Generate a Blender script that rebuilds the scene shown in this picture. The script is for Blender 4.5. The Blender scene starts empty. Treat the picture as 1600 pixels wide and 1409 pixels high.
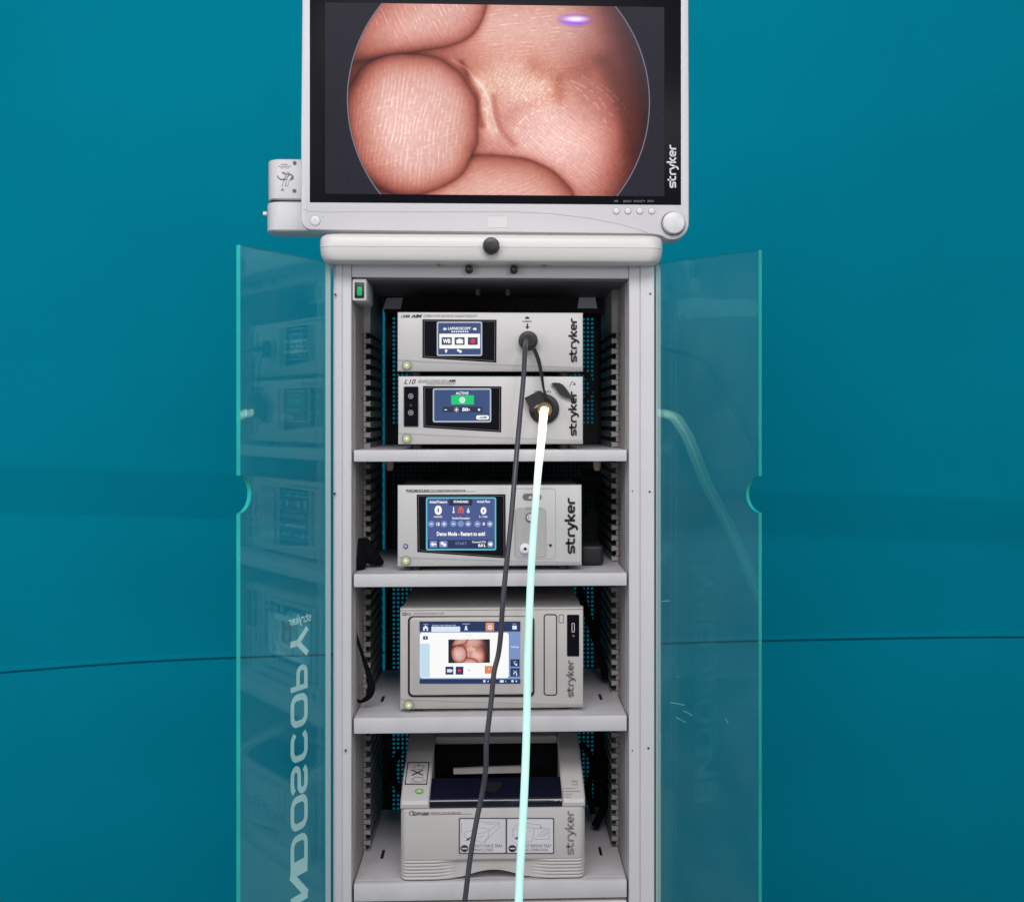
import bpy, bmesh, math, random
import numpy as np
from mathutils import Vector, Matrix
random.seed(7); rng = np.random.default_rng(7)
R = math.radians
sc = bpy.context.scene
COL = sc.collection

# ------------------------------------------------------------------ camera
F = 1846.0; PPX, PPY = 854.0, 650.0; D = 2.0; YAW = R(2.3); CZ = 1.38
_s, _c = math.sin(YAW), math.cos(YAW)
def _ray(px, py):
    a = (px-PPX)/F; b = (PPY-py)/F
    return Vector((_s+_c*a, _c-_s*a, b))
_d = _ray(768, 650); CX = -_d.x*D/_d.y
CAM = Vector((CX, -D, CZ))
def P(px, py, y=0.0):
    """world point seen at photo pixel (px,py) on the vertical plane Y=y (measuring helper)"""
    d = _ray(px, py); t = (y+D)/d.y
    return CAM + d*t
def X(px, y=0.0): return P(px, 650, y).x
def Z(py, y=0.0, px=768): return P(px, py, y).z

cd = bpy.data.cameras.new('camera'); cam = bpy.data.objects.new('camera', cd); COL.objects.link(cam)
cam.location = CAM; cam.rotation_euler = (R(90), 0, -YAW)
cd.sensor_width = 36; cd.lens = F/1600*36
cd.shift_x = -(PPX-800)/1600; cd.shift_y = -(704.5-PPY)/1600
cd.clip_start = 0.05; cd.clip_end = 60
sc.camera = cam

# ------------------------------------------------------------------ light
w = bpy.data.worlds.new('World'); sc.world = w; w.use_nodes = True
w.node_tree.nodes['Background'].inputs[0].default_value = (0.90, 0.94, 1.0, 1)
w.node_tree.nodes['Background'].inputs[1].default_value = 0.20
def area(name, loc, target, sx, sy, power, col=(1, 1, 1)):
    l = bpy.data.lights.new(name, 'AREA'); l.shape = 'RECTANGLE'; l.size = sx; l.size_y = sy
    l.energy = power; l.color = col
    o = bpy.data.objects.new(name, l); COL.objects.link(o); o.location = loc
    o.rotation_euler = (Vector(target)-Vector(loc)).to_track_quat('-Z', 'Y').to_euler()
    return o
area('ceiling_lamp', (-0.2, -2.3, 3.23), (0, 0.2, 1.13), 2.4, 1.0, 62, (1.0, 0.97, 0.98))
area('window_light', (-2.6, -2.6, 2.03), (0, 0.6, 1.23), 1.2, 1.6, 24, (0.95, 0.97, 1.0))
area('camera_side_lamp', (.25, -2.1, 1.9), (0.0, 0.3, 1.1), .07, .07, 2.2, (1, 1, 1))
area('room_lamp', (1.9, -2.9, 2.33), (0.2, 0.6, 1.13), 0.9, 0.9, 18, (0.95, 0.96, 1.0))
sc.view_settings.view_transform = 'Standard'
sc.view_settings.look = 'None'; sc.view_settings.exposure = 0.0; sc.view_settings.gamma = 1.0
sc.view_settings.use_curve_mapping = False

# ------------------------------------------------------------------ materials
def lin(c):
    if isinstance(c, str):
        c = [int(c[i:i+2], 16)/255 for i in (1, 3, 5)]
    return tuple((v/12.92 if v <= .04045 else ((v+.055)/1.055)**2.4) for v in c)
def mat(name, col, rough=.45, metal=0, bump=0, bscale=400, var=0, vscale=6, spec=.5, coat=0):
    m = bpy.data.materials.new(name); m.use_nodes = True
    nt = m.node_tree; b = nt.nodes['Principled BSDF']
    if isinstance(col, str): col = lin(col)
    b.inputs['Base Color'].default_value = (*col, 1)
    b.inputs['Roughness'].default_value = rough; b.inputs['Metallic'].default_value = metal
    b.inputs['Specular IOR Level'].default_value = spec
    b.inputs['Coat Weight'].default_value = coat
    tc = nt.nodes.new('ShaderNodeTexCoord')
    if var:
        n = nt.nodes.new('ShaderNodeTexNoise'); n.inputs['Scale'].default_value = vscale
        n.inputs['Detail'].default_value = 6; nt.links.new(tc.outputs['Object'], n.inputs['Vector'])
        mr = nt.nodes.new('ShaderNodeMapRange'); mr.inputs['From Min'].default_value = .3; mr.inputs['From Max'].default_value = .7
        mr.inputs['To Min'].default_value = 1-var; mr.inputs['To Max'].default_value = 1+var
        nt.links.new(n.outputs['Fac'], mr.inputs['Value'])
        mx = nt.nodes.new('ShaderNodeVectorMath'); mx.operation = 'SCALE'; mx.inputs[0].default_value = col
        nt.links.new(mr.outputs[0], mx.inputs['Scale']); nt.links.new(mx.outputs[0], b.inputs['Base Color'])
        mr2 = nt.nodes.new('ShaderNodeMapRange'); mr2.inputs['To Min'].default_value = max(0, rough-.1); mr2.inputs['To Max'].default_value = min(1, rough+.1)
        nt.links.new(n.outputs['Fac'], mr2.inputs['Value']); nt.links.new(mr2.outputs[0], b.inputs['Roughness'])
    if bump:
        n = nt.nodes.new('ShaderNodeTexNoise'); n.inputs['Scale'].default_value = bscale; n.inputs['Detail'].default_value = 3
        nt.links.new(tc.outputs['Object'], n.inputs['Vector'])
        bp = nt.nodes.new('ShaderNodeBump'); bp.inputs['Strength'].default_value = bump; bp.inputs['Distance'].default_value = .001
        nt.links.new(n.outputs['Fac'], bp.inputs['Height']); nt.links.new(bp.outputs[0], b.inputs['Normal'])
    return m
def emit(name, col, strength=1.0):
    m = bpy.data.materials.new(name); m.use_nodes = True; nt = m.node_tree
    b = nt.nodes['Principled BSDF']
    if isinstance(col, str): col = lin(col)
    b.inputs['Base Color'].default_value = (0.01, 0.01, 0.01, 1); b.inputs['Roughness'].default_value = .35
    b.inputs['Specular IOR Level'].default_value = .2
    b.inputs['Emission Color'].default_value = (*col, 1); b.inputs['Emission Strength'].default_value = strength
    return m
def emit_attr(name, strength=1.0, rough=.3):
    m = emit(name, (1, 1, 1), strength); nt = m.node_tree
    a = nt.nodes.new('ShaderNodeAttribute'); a.attribute_name = 'col'
    nt.links.new(a.outputs['Color'], nt.nodes['Principled BSDF'].inputs['Emission Color'])
    nt.nodes['Principled BSDF'].inputs['Roughness'].default_value = rough
    return m

M = {}
M['paint'] = mat('cart_paint', (.66, .64, .66), .42, bump=.25, bscale=900, var=.025, vscale=5)
M['paint_warm'] = mat('tray_plastic', (.70, .685, .66), .36, bump=.12, bscale=700, var=.02, vscale=4)
M['shelf'] = mat('shelf_paint', (.63, .61, .63), .45, bump=.3, bscale=700, var=.05, vscale=18)
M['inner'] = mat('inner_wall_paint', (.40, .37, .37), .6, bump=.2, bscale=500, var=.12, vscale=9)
M['ceil'] = mat('ceiling_shade_tone', (.14, .13, .14), .6, var=.1)  # dark tone paints the shade under the compartment ceiling
M['rail'] = mat('shaded_rail_grey', (.20, .23, .24), .55, var=.15, vscale=20)  # light grey plastic darkened to paint the shade deeper inside
M['back'] = mat('dark_back_sheet', (.022, .02, .026), .6, var=.2, vscale=8)
M['black'] = mat('black_plastic', (.012, .012, .015), .38, var=.1)
M['blackcloth'] = mat('black_fabric', (.005, .005, .007), .85, spec=.1, bump=.3, bscale=120)
M['rubber'] = mat('black_rubber', (.013, .013, .016), .5, bump=.2, bscale=300, var=.15, vscale=30)
M['cable'] = mat('grey_cable_jacket', (.055, .055, .068), .42, bump=.1, bscale=300, var=.08, vscale=20)
M['glassblack'] = mat('black_glass', (.006, .006, .009), .12, spec=.25)
M['bezel'] = mat('bezel_black', (.006, .006, .01), .3, spec=.08)
M['white'] = mat('monitor_plastic', (.65, .64, .655), .38, bump=.06, bscale=900, var=.015, vscale=5)
M['white2'] = mat('monitor_button', (.69, .68, .69), .3)
M['dev'] = mat('console_plastic', (.60, .58, .57), .42, bump=.15, bscale=900, var=.02, vscale=10)
M['dev2'] = mat('recorder_plastic', (.555, .525, .50), .42, bump=.15, bscale=900, var=.02, vscale=10)
M['metal'] = mat('console_case', (.20, .20, .20), .5, metal=.3, var=.1, vscale=12)
M['printer'] = mat('printer_plastic', (.58, .545, .53), .34, bump=.15, bscale=900, var=.02, vscale=8)
M['printer_lid'] = mat('smoky_blue_window', (.003, .004, .016), .16, spec=.5, coat=.3)
M['ink'] = mat('dark_print', (.012, .012, .02), .5)
M['inkgrey'] = mat('grey_print', (.17, .16, .17), .5)
M['inkmid'] = mat('soft_print', (.13, .11, .12), .5)
M['sticker'] = mat('paper_label', (.72, .70, .74), .5, var=.02)
M['seam'] = mat('seam_line', (.14, .135, .14), .6)
M['seamsoft'] = mat('soft_seam', (.42, .41, .42), .6)
M['silver'] = mat('silver_trim', (.88, .87, .92), .5)
M['brass'] = mat('brass_screw', (.45, .33, .15), .35, metal=.9)
M['beige'] = mat('beige_peg', (.50, .36, .27), .6, var=.1)
M['lettering'] = mat('pale_lettering', (.62, .86, .86), .6, var=.04)
M['logo_white'] = mat('white_print', (.62, .62, .66), .4)
M['red'] = mat('dark_red_mark', (.25, .02, .01), .4)
M['blue'] = mat('blue_mark', (.02, .12, .28), .4)
M['jack'] = mat('jack_ring', (.55, .55, .58), .3, metal=.5)
M['led'] = emit('lit_button', '#b3c096', .95)
M['ledcore'] = emit('lit_button_core', '#eef7c0', 1.1)
M['green_rocker'] = emit('green_rocker_light', '#16b868', .9)
M['green_led'] = emit('green_led', '#5ae060', 1.2)
for k, v in dict(e_white='#ffffff', e_navy='#38507f', e_navy2='#26345e', e_violet='#4a5a92', e_green='#14cf72', e_cyan='#5cc3d6',
                 e_red='#e8374a', e_orange='#e08a55', e_pale='#dcecff', e_ice='#c3e2f2', e_mid='#7c98cc', e_btn='#7f93c8', e_dark='#2b2f4a',
                 e_redicon='#f0603c', e_teal='#3fb0c6', e_dim='#8f9dc6', e_silver='#b9bfcf', e_slate='#3c4666').items():
    M[k] = emit(k.replace('e_', 'screen_'), v, .95)

# clear pane: thin glass made of transmission and Fresnel reflection
def glass_mat():
    m = bpy.data.materials.new('door_glass'); m.use_nodes = True; nt = m.node_tree; nt.nodes.clear()
    out = nt.nodes.new('ShaderNodeOutputMaterial'); mix = nt.nodes.new('ShaderNodeMixShader')
    tr = nt.nodes.new('ShaderNodeBsdfTransparent'); tr.inputs[0].default_value = (.96, 1, 1, 1)
    gl = nt.nodes.new('ShaderNodeBsdfGlossy'); gl.inputs['Roughness'].default_value = .015; gl.inputs['Color'].default_value = (.56, 1, .98, 1)
    fr = nt.nodes.new('ShaderNodeFresnel'); geo = nt.nodes.new('ShaderNodeNewGeometry'); io = nt.nodes.new('ShaderNodeMapRange'); io.inputs['To Min'].default_value = 1.5; io.inputs['To Max'].default_value = 1/1.5
    nt.links.new(geo.outputs['Backfacing'], io.inputs['Value']); nt.links.new(io.outputs[0], fr.inputs['IOR'])
    # faint dust film
    df = nt.nodes.new('ShaderNodeBsdfDiffuse'); df.inputs[0].default_value = (.4, .7, .72, 1)
    mix2 = nt.nodes.new('ShaderNodeMixShader')
    tc = nt.nodes.new('ShaderNodeTexCoord'); n = nt.nodes.new('ShaderNodeTexNoise'); n.inputs['Scale'].default_value = 9; n.inputs['Detail'].default_value = 5
    mr = nt.nodes.new('ShaderNodeMapRange'); mr.inputs['From Min'].default_value = .35; mr.inputs['From Max'].default_value = .75
    mr.inputs['To Min'].default_value = .006; mr.inputs['To Max'].default_value = .03
    nt.links.new(tc.outputs['Object'], n.inputs['Vector']); nt.links.new(n.outputs['Fac'], mr.inputs['Value'])
    ml = nt.nodes.new('ShaderNodeMath'); ml.operation = 'MULTIPLY'; ml.inputs[1].default_value = .78; nt.links.new(fr.outputs[0], ml.inputs[0]); nt.links.new(ml.outputs[0], mix.inputs[0]); nt.links.new(tr.outputs[0], mix.inputs[1]); nt.links.new(gl.outputs[0], mix.inputs[2])
    nt.links.new(mr.outputs[0], mix2.inputs[0]); nt.links.new(mix.outputs[0], mix2.inputs[1]); nt.links.new(df.outputs[0], mix2.inputs[2])
    nt.links.new(mix2.outputs[0], out.inputs[0])
    return m
M['glass'] = glass_mat()
M['glassedge'] = mat('green_glass_edge', (.015, .50, .44), .25, var=.12, vscale=14, coat=.5)
M['pale_line'] = mat('pale_edge_strip', (.42, .56, .56), .3)

def cloth_mat():
    m = mat('teal_cloth', (.0, .266, .382), 1.0, spec=.04, var=.03, vscale=3)
    nt = m.node_tree; b = nt.nodes['Principled BSDF']
    b.inputs['Sheen Weight'].default_value = .02; b.inputs['Sheen Tint'].default_value = (.2, .7, .9, 1)
    tc = nt.nodes.new('ShaderNodeTexCoord')
    n = nt.nodes.new('ShaderNodeTexNoise'); n.inputs['Scale'].default_value = 260; n.inputs['Detail'].default_value = 4
    nt.links.new(tc.outputs['Object'], n.inputs['Vector'])
    bp = nt.nodes.new('ShaderNodeBump'); bp.inputs['Strength'].default_value = .5; bp.inputs['Distance'].default_value = .0012
    nt.links.new(n.outputs['Fac'], bp.inputs['Height']); nt.links.new(bp.outputs[0], b.inputs['Normal'])
    return m
M['cloth'] = cloth_mat()
M['floor'] = mat('floor_vinyl', (.25, .25, .26), .5, var=.1, vscale=3)

# ------------------------------------------------------------------ mesh helpers
def link(name, me, m, parent=None, smooth=True, angle=35):
    if m is not None:
        for mm in (m if isinstance(m, (list, tuple)) else [m]): me.materials.append(mm)
    o = bpy.data.objects.new(name, me); COL.objects.link(o)
    if parent is not None:
        o.parent = parent
        if parent.type == 'EMPTY': o.matrix_parent_inverse = Matrix.Translation(-parent.location)
    if smooth and len(me.polygons):
        me.polygons.foreach_set('use_smooth', [True]*len(me.polygons))
        me.set_sharp_from_angle(angle=R(angle))
    return o
def thing(name, label, cat, loc, group=None):
    o = bpy.data.objects.new(name, None); COL.objects.link(o); o.location = loc
    o.empty_display_size = .05
    o['label'] = label; o['category'] = cat
    if group: o['group'] = group
    return o
def tag(o, label, cat, group=None):
    o['label'] = label; o['category'] = cat
    if group: o['group'] = group
    return o

class G:
    """collects geometry for ONE mesh"""
    def __init__(s): s.v = []; s.f = []; s.mi = []
    def add(s, vs, fs, mi=0):
        b = len(s.v); s.v += [tuple(v) for v in vs]
        for f in fs: s.f.append([b+i for i in f]); s.mi.append(mi)
        return s
    def box(s, x0, x1, y0, y1, z0, z1, mi=0):
        x0, x1 = sorted((x0, x1)); y0, y1 = sorted((y0, y1)); z0, z1 = sorted((z0, z1))
        v = [(x, y, z) for x in (x0, x1) for y in (y0, y1) for z in (z0, z1)]
        return s.add(v, [(0, 1, 3, 2), (4, 6, 7, 5), (0, 4, 5, 1), (2, 3, 7, 6), (0, 2, 6, 4), (1, 5, 7, 3)], mi)
    def rbox(s, x0, x1, y0, y1, z0, z1, r=.003, seg=3, mi=0, taper=None, mr=None):
        x0, x1 = sorted((x0, x1)); y0, y1 = sorted((y0, y1)); z0, z1 = sorted((z0, z1))
        bm = bmesh.new(); bmesh.ops.create_cube(bm, size=1)
        for v in bm.verts:
            v.co = Vector(((x0+x1)/2+v.co.x*(x1-x0), (y0+y1)/2+v.co.y*(y1-y0), (z0+z1)/2+v.co.z*(z1-z0)))
        if mr:   # bevel the vertical edges with another radius first
            es = [e for e in bm.edges if abs(e.verts[0].co.z-e.verts[1].co.z) > (z1-z0)*.9]
            bmesh.ops.bevel(bm, geom=es, offset=mr, segments=6, profile=.5, affect='EDGES')
            es = [e for e in bm.edges if abs(e.verts[0].co.z-e.verts[1].co.z) < 1e-6]
            bmesh.ops.bevel(bm, geom=es, offset=r, segments=seg, profile=.5, affect='EDGES')
        else:
            bmesh.ops.bevel(bm, geom=list(bm.edges), offset=r, segments=seg, profile=.5, affect='EDGES')
        if taper:
            for v in bm.verts: v.co = taper(v.co)
        bm.verts.index_update()
        s.add([v.co[:] for v in bm.verts], [[v.index for v in f.verts] for f in bm.faces], mi); bm.free()
        return s
    def prism(s, pts, e0, e1, mi=0, mi_side=None):
        """pts: list of 3-vectors (closed outline), e0/e1 offset vectors of the two caps"""
        n = len(pts); a = [Vector(p)+Vector(e0) for p in pts]; b = [Vector(p)+Vector(e1) for p in pts]
        base = len(s.v); s.v += [tuple(q) for q in a+b]
        s.f.append([base+i for i in range(n)]); s.mi.append(mi)
        s.f.append([base+n+i for i in range(n)][::-1]); s.mi.append(mi)
        for i in range(n):
            j = (i+1) % n
            s.f.append([base+i, base+n+i, base+n+j, base+j]); s.mi.append(mi if mi_side is None else mi_side)
        return s
    def disc(s, c, r, y0, y1, seg=28, mi=0, rx=None, bev=0):
        """short cylinder along Y, centre c=(x,z)"""
        rx = rx or r
        if bev:
            rings = [(0, y1), (r, y1), (r, y0+bev), (r-bev*.3, y0+bev*.3), (r-bev, y0), (0, y0)]
            vs = []; fs = []
            for (rr, yy) in rings[1:-1]:
                for i in range(seg):
                    a = 2*math.pi*i/seg; vs.append((c[0]+rr*math.cos(a)*rx/r, yy, c[1]+rr*math.sin(a)))
            nr = 4
            for k in range(nr-1):
                for i in range(seg):
                    j = (i+1) % seg; fs.append((k*seg+i, k*seg+j, (k+1)*seg+j, (k+1)*seg+i))
            fs.append([i for i in range(seg)]); fs.append([3*seg+i for i in range(seg)][::-1])
            return s.add(vs, fs, mi)
        pts = [(c[0]+rx*math.cos(2*math.pi*i/seg), 0, c[1]+r*math.sin(2*math.pi*i/seg)) for i in range(seg)]
        return s.prism(pts, (0, y0, 0), (0, y1, 0), mi)
    def ring(s, c, r0, r1, y, d=.0006, seg=28, mi=0):
        vs = []; fs = []
        for i in range(seg):
            a = 2*math.pi*i/seg; ca, sa = math.cos(a), math.sin(a)
            vs += [(c[0]+r0*ca, y, c[1]+r0*sa), (c[0]+r1*ca, y, c[1]+r1*sa), (c[0]+r1*ca, y+d, c[1]+r1*sa), (c[0]+r0*ca, y+d, c[1]+r0*sa)]
        for i in range(seg):
            j = (i+1) % seg
            for k in range(4):
                l = (k+1) % 4; fs.append((i*4+k, i*4+l, j*4+l, j*4+k))
        return s.add(vs, fs, mi)
    def tube(s, pts, rad, seg=14, sub=6, mi=0, flat=1.0, caps=True):
        pts = [Vector(p) for p in pts]; n = len(pts)
        rs = rad if isinstance(rad, (list, tuple)) else [rad]*n
        cp = []; cr = []
        for i in range(n-1):
            p0 = pts[max(i-1, 0)]; p1 = pts[i]; p2 = pts[i+1]; p3 = pts[min(i+2, n-1)]
            for k in range(sub):
                t = k/sub
                cp.append(.5*((2*p1)+(p2-p0)*t+(2*p0-5*p1+4*p2-p3)*t*t+(3*p1-p0-3*p2+p3)*t**3)); cr.append(rs[i]*(1-t)+rs[i+1]*t)
        cp.append(pts[-1]); cr.append(rs[-1])
        T = [(cp[min(i+1, len(cp)-1)]-cp[max(i-1, 0)]).normalized() for i in range(len(cp))]
        N = T[0].orthogonal().normalized(); vs = []; fs = []
        for i, (p, r) in enumerate(zip(cp, cr)):
            N = (N-T[i]*N.dot(T[i])).normalized(); B = T[i].cross(N)
            for k in range(seg):
                a = 2*math.pi*k/seg; vs.append(p+N*math.cos(a)*r+B*math.sin(a)*r*flat)
        m = len(cp)
        for i in range(m-1):
            for k in range(seg):
                l = (k+1) % seg; fs.append((i*seg+k, i*seg+l, (i+1)*seg+l, (i+1)*seg+k))
        if caps: fs.append(list(range(seg))[::-1]); fs.append([(m-1)*seg+k for k in range(seg)])
        s.add(vs, fs, mi); s.path = cp
        return s
    def mesh(s, name):
        me = bpy.data.meshes.new(name); me.from_pydata(s.v, [], s.f); me.update()
        if any(s.mi): me.polygons.foreach_set('material_index', s.mi)
        return me
    def build(s, name, m, parent=None, smooth=True, angle=35, fix=True):
        me = s.mesh(name)
        if fix:
            bm = bmesh.new(); bm.from_mesh(me); bmesh.ops.recalc_face_normals(bm, faces=bm.faces); bm.to_mesh(me); bm.free()
        return link(name, me, m, parent, smooth, angle)

# --- flat artwork on a surface: a Frame maps (u,v) to a world point
class Frame:
    def __init__(s, O, U, V): s.O = Vector(O); s.U = Vector(U); s.V = Vector(V)
    def __call__(s, u, v): return s.O+s.U*u+s.V*v
def bandframe(px0, py0, px1, py1, y, mode='h'):
    """unit frame over a pixel box on plane Y=y; mode 'up': reading upward, letter tops to the left"""
    xm = (px0+px1)/2; x0, x1 = X(px0, y), X(px1, y); zt, zb = P(xm, py0, y).z, P(xm, py1, y).z
    if mode == 'h': return Frame((x0, y, zb), (x1-x0, 0, 0), (0, 0, zt-zb))
    return Frame((x1, y, zb), (0, 0, zt-zb), (x0-x1, 0, 0))
def arc(cx, cy, rx, ry, a0, a1, n=10):
    return [(cx+rx*math.cos(R(a0+(a1-a0)*i/n)), cy+ry*math.sin(R(a0+(a1-a0)*i/n))) for i in range(n+1)]
def ribbon(pts, w, closed=False):
    """2D polyline -> ribbon verts and quads with mitred joints"""
    P2 = [Vector(p) for p in pts]; n = len(P2); vs = []; fs = []
    for i in range(n):
        if closed: a = P2[i-1]; b = P2[(i+1) % n]
        else: a = P2[max(i-1, 0)]; b = P2[min(i+1, n-1)]
        d0 = (P2[i]-a); d1 = (b-P2[i])
        if d0.length < 1e-9: d0 = d1
        if d1.length < 1e-9: d1 = d0
        d0 = d0.normalized(); d1 = d1.normalized()
        n0 = Vector((-d0.y, d0.x)); n1 = Vector((-d1.y, d1.x)); nn = (n0+n1)
        nn = nn.normalized() if nn.length > 1e-6 else n0
        k = 1/max(.5, nn.dot(n0)); vs += [P2[i]+nn*w/2*k, P2[i]-nn*w/2*k]
    for i in range(n if closed else n-1):
        j = (i+1) % n; fs.append((2*i, 2*i+1, 2*j+1, 2*j))
    return vs, fs
class Art:
    """flat 2D artwork in pixel or unit coordinates collected in ONE mesh"""
    def __init__(s): s.v = []; s.f = []
    def add(s, vs, fs):
        b = len(s.v); s.v += [tuple(v)[:2] for v in vs]; s.f += [[b+i for i in f] for f in fs]; return s
    def line(s, pts, w, closed=False): return s.add(*ribbon(pts, w, closed))
    def rect(s, x0, y0, x1, y1, r=0):
        if r <= 0: return s.add([(x0, y0), (x1, y0), (x1, y1), (x0, y1)], [(0, 1, 2, 3)])
        x0, x1 = sorted((x0, x1)); y0, y1 = sorted((y0, y1)); p = []
        for cx, cy, a in ((x1-r, y0+r, -90), (x1-r, y1-r, 0), (x0+r, y1-r, 90), (x0+r, y0+r, 180)): p += arc(cx, cy, r, r, a, a+90, 5)
        return s.add(p, [list(range(len(p)))])
    def frame(s, x0, y0, x1, y1, r, w):
        p = []
        for cx, cy, a in ((x1-r, y0+r, -90), (x1-r, y1-r, 0), (x0+r, y1-r, 90), (x0+r, y0+r, 180)): p += arc(cx, cy, r, r, a, a+90, 5)
        return s.line(p, w, True)
    def circ(s, cx, cy, r, ry=None, n=20): p = arc(cx, cy, r, ry or r, 0, 360-360/n, n-1); return s.add(p, [list(range(len(p)))])
    def poly(s, p): return s.add(p, [list(range(len(p)))])
    def text(s, t, x0, y0, x1, y1, bold=0, shear=0, flipy=True):
        vs, fs = textgeo(t, bold, shear)
        if not vs: return s
        a = np.array(vs); mn = a.min(0); mx = a.max(0); q = (a-mn)/(mx-mn)
        out = [(x0+(x1-x0)*u, (y1+(y0-y1)*v) if flipy else (y0+(y1-y0)*v)) for u, v in q]
        return s.add(out, fs)
    def build(s, name, m, y, parent, thick=0):
        """pixel coordinates -> plane Y=y"""
        me = bpy.data.meshes.new(name); me.from_pydata([tuple(P(px, py, y)) for px, py in s.v], [], s.f); me.update()
        bm = bmesh.new(); bm.from_mesh(me)
        for f in bm.faces:
            f.normal_update()
            if f.normal.y > 0: f.normal_flip()
        bm.to_mesh(me); bm.free()
        return link(name, me, m, parent, smooth=False)
    def build_frame(s, name, m, fr, parent):
        me = bpy.data.meshes.new(name); me.from_pydata([tuple(fr(u, v)) for u, v in s.v], [], s.f); me.update()
        return link(name, me, m, parent, smooth=False)
_tc = {}
def textgeo(t, bold=0, shear=0):
    k = (t, bold, shear)
    if k not in _tc:
        c = bpy.data.curves.new('txt', 'FONT'); c.body = t; c.size = 1; c.offset = bold; c.shear = shear; c.resolution_u = 3
        o = bpy.data.objects.new('txt', c); me = bpy.data.meshes.new_from_object(o)
        _tc[k] = ([(v.co.x, v.co.y) for v in me.vertices], [list(p.vertices) for p in me.polygons])
        bpy.data.objects.remove(o); bpy.data.curves.remove(c); bpy.data.meshes.remove(me)
    return _tc[k]

# brand-style wordmark from strokes, unit box 5.95 x 1.8 normalised to 0..1
def logo_art(w=.26):
    a = Art(); W = 5.95
    S = [[(1.62, .88)]+[(.3, .88)]+arc(.3, .7, .18, .18, 90, 180, 4)+arc(.3, .68, .18, .18, 180, 270, 4)+[(.58, .5)]+arc(.58, .32, .18, .18, 90, 0, 4)+arc(.58, .3, .18, .18, 0, -90, 4)+[(.05, .12)],
         [(1.12, 1.3), (1.12, .34)]+arc(1.34, .34, .22, .22, 180, 270, 4)+[(1.62, .12)],
         [(1.9, 0), (1.9, .6)]+arc(2.16, .62, .26, .26, 180, 90, 5)+[(2.4, .88)],
         [(2.52, 1), (2.90, .08)], [(3.26, 1), (2.86, -.1)]+arc(2.66, -.06, .2, .22, -20, -90, 4)+[(2.5, -.28)],
         [(3.52, 0), (3.52, 1.45)], [(4.12, 1), (3.66, .5), (4.16, 0)],
         [(4.4, .5), (5.02, .5), (5.02, .62)]+arc(4.8, .64, .24, .24, 0, 90, 5)+arc(4.66, .62, .26, .26, 90, 180, 5)+arc(4.66, .38, .26, .26, 180, 270, 5)+[(5.0, .12)],
         [(5.36, 0), (5.36, .6)]+arc(5.62, .62, .26, .26, 180, 90, 5)+[(5.9, .88)]]
    for p in S: a.line(p, w)
    a.v = [(u/W, (v+.4)/1.86) for u, v in a.v]
    return a
def logo(px0, py0, px1, py1, y, m, parent, w=.29, mode='up', name='wordmark'):
    return logo_art(w).build_frame(name, m, bandframe(px0, py0, px1, py1, y, mode), parent)

# ------------------------------------------------------------------ setting
fl = G().box(-4, 4, -4, 3, -.1, 0).build('floor', M['floor']); fl['kind'] = 'structure'
def make_backdrop():
    YB = 1.0
    xs = np.linspace(-3.6, 3.8, 220)
    sx = [X(p, YB) for p in (0, 100, 200, 370, 510, 800, 1028, 1190, 1400, 1600)]
    sz = [Z(q, YB, p) for p, q in ((0, 1052), (100, 1045), (200, 1036), (370, 1031), (510, 1026), (800, 1017), (1028, 1011), (1190, 1006), (1400, 1000), (1600, 997))]
    zf = Z(752, YB)
    pf = np.polyfit(sx, sz, 4); xe0, xe1 = sx[0]-.25, sx[-1]+.25
    offs = list(np.linspace(-1.25, -.05, 24))+[-.03, -.018]+list(np.arange(-.012, .0181, .0012))+[.025, .035]+list(np.linspace(.05, .30, 20))+list(np.linspace(.305, .55, 90))+list(np.linspace(.57, 1.9, 50))
    vs = []
    for x in xs:
        z0 = float(np.polyval(pf, min(max(x, xe0), xe1)))
        for o in offs:
            z = z0+o
            y = .010*math.sin(x*2.3+z*1.1)+.006*math.sin(x*5.1-z*2.0)+.003*math.sin(x*9+z*4)+.002*math.sin(x*3-z*17)
            # the cloth hangs out above the fold and falls back below it
            t = z-(zf-.035*x)
            sp = lambda q: .003*math.log1p(math.exp(max(-40, min(40, q/.003))))
            q = min(sp(-t), .42); y += (.22*q+.14*q*q)*(1 if o > 0 else math.exp(o/.25))
            y -= .0090*math.exp(-((o-.0045)/.0040)**2)
            y += .0018*math.exp(-((o+.0030)/.0022)**2)
            vs.append((x, YB+y, z))
    n = len(offs); fs = []
    for i in range(len(xs)-1):
        for j in range(n-1): fs.append((i*n+j, (i+1)*n+j, (i+1)*n+j+1, i*n+j+1))
    me = bpy.data.meshes.new('backdrop_cloth'); me.from_pydata(vs, [], fs); me.update()
    o = link('backdrop_cloth', me, M['cloth'], None, True, 60)
    tag(o, 'plain teal fabric hanging as a backdrop behind the whole cart, with one long seam', 'backdrop')
make_backdrop()

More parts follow.
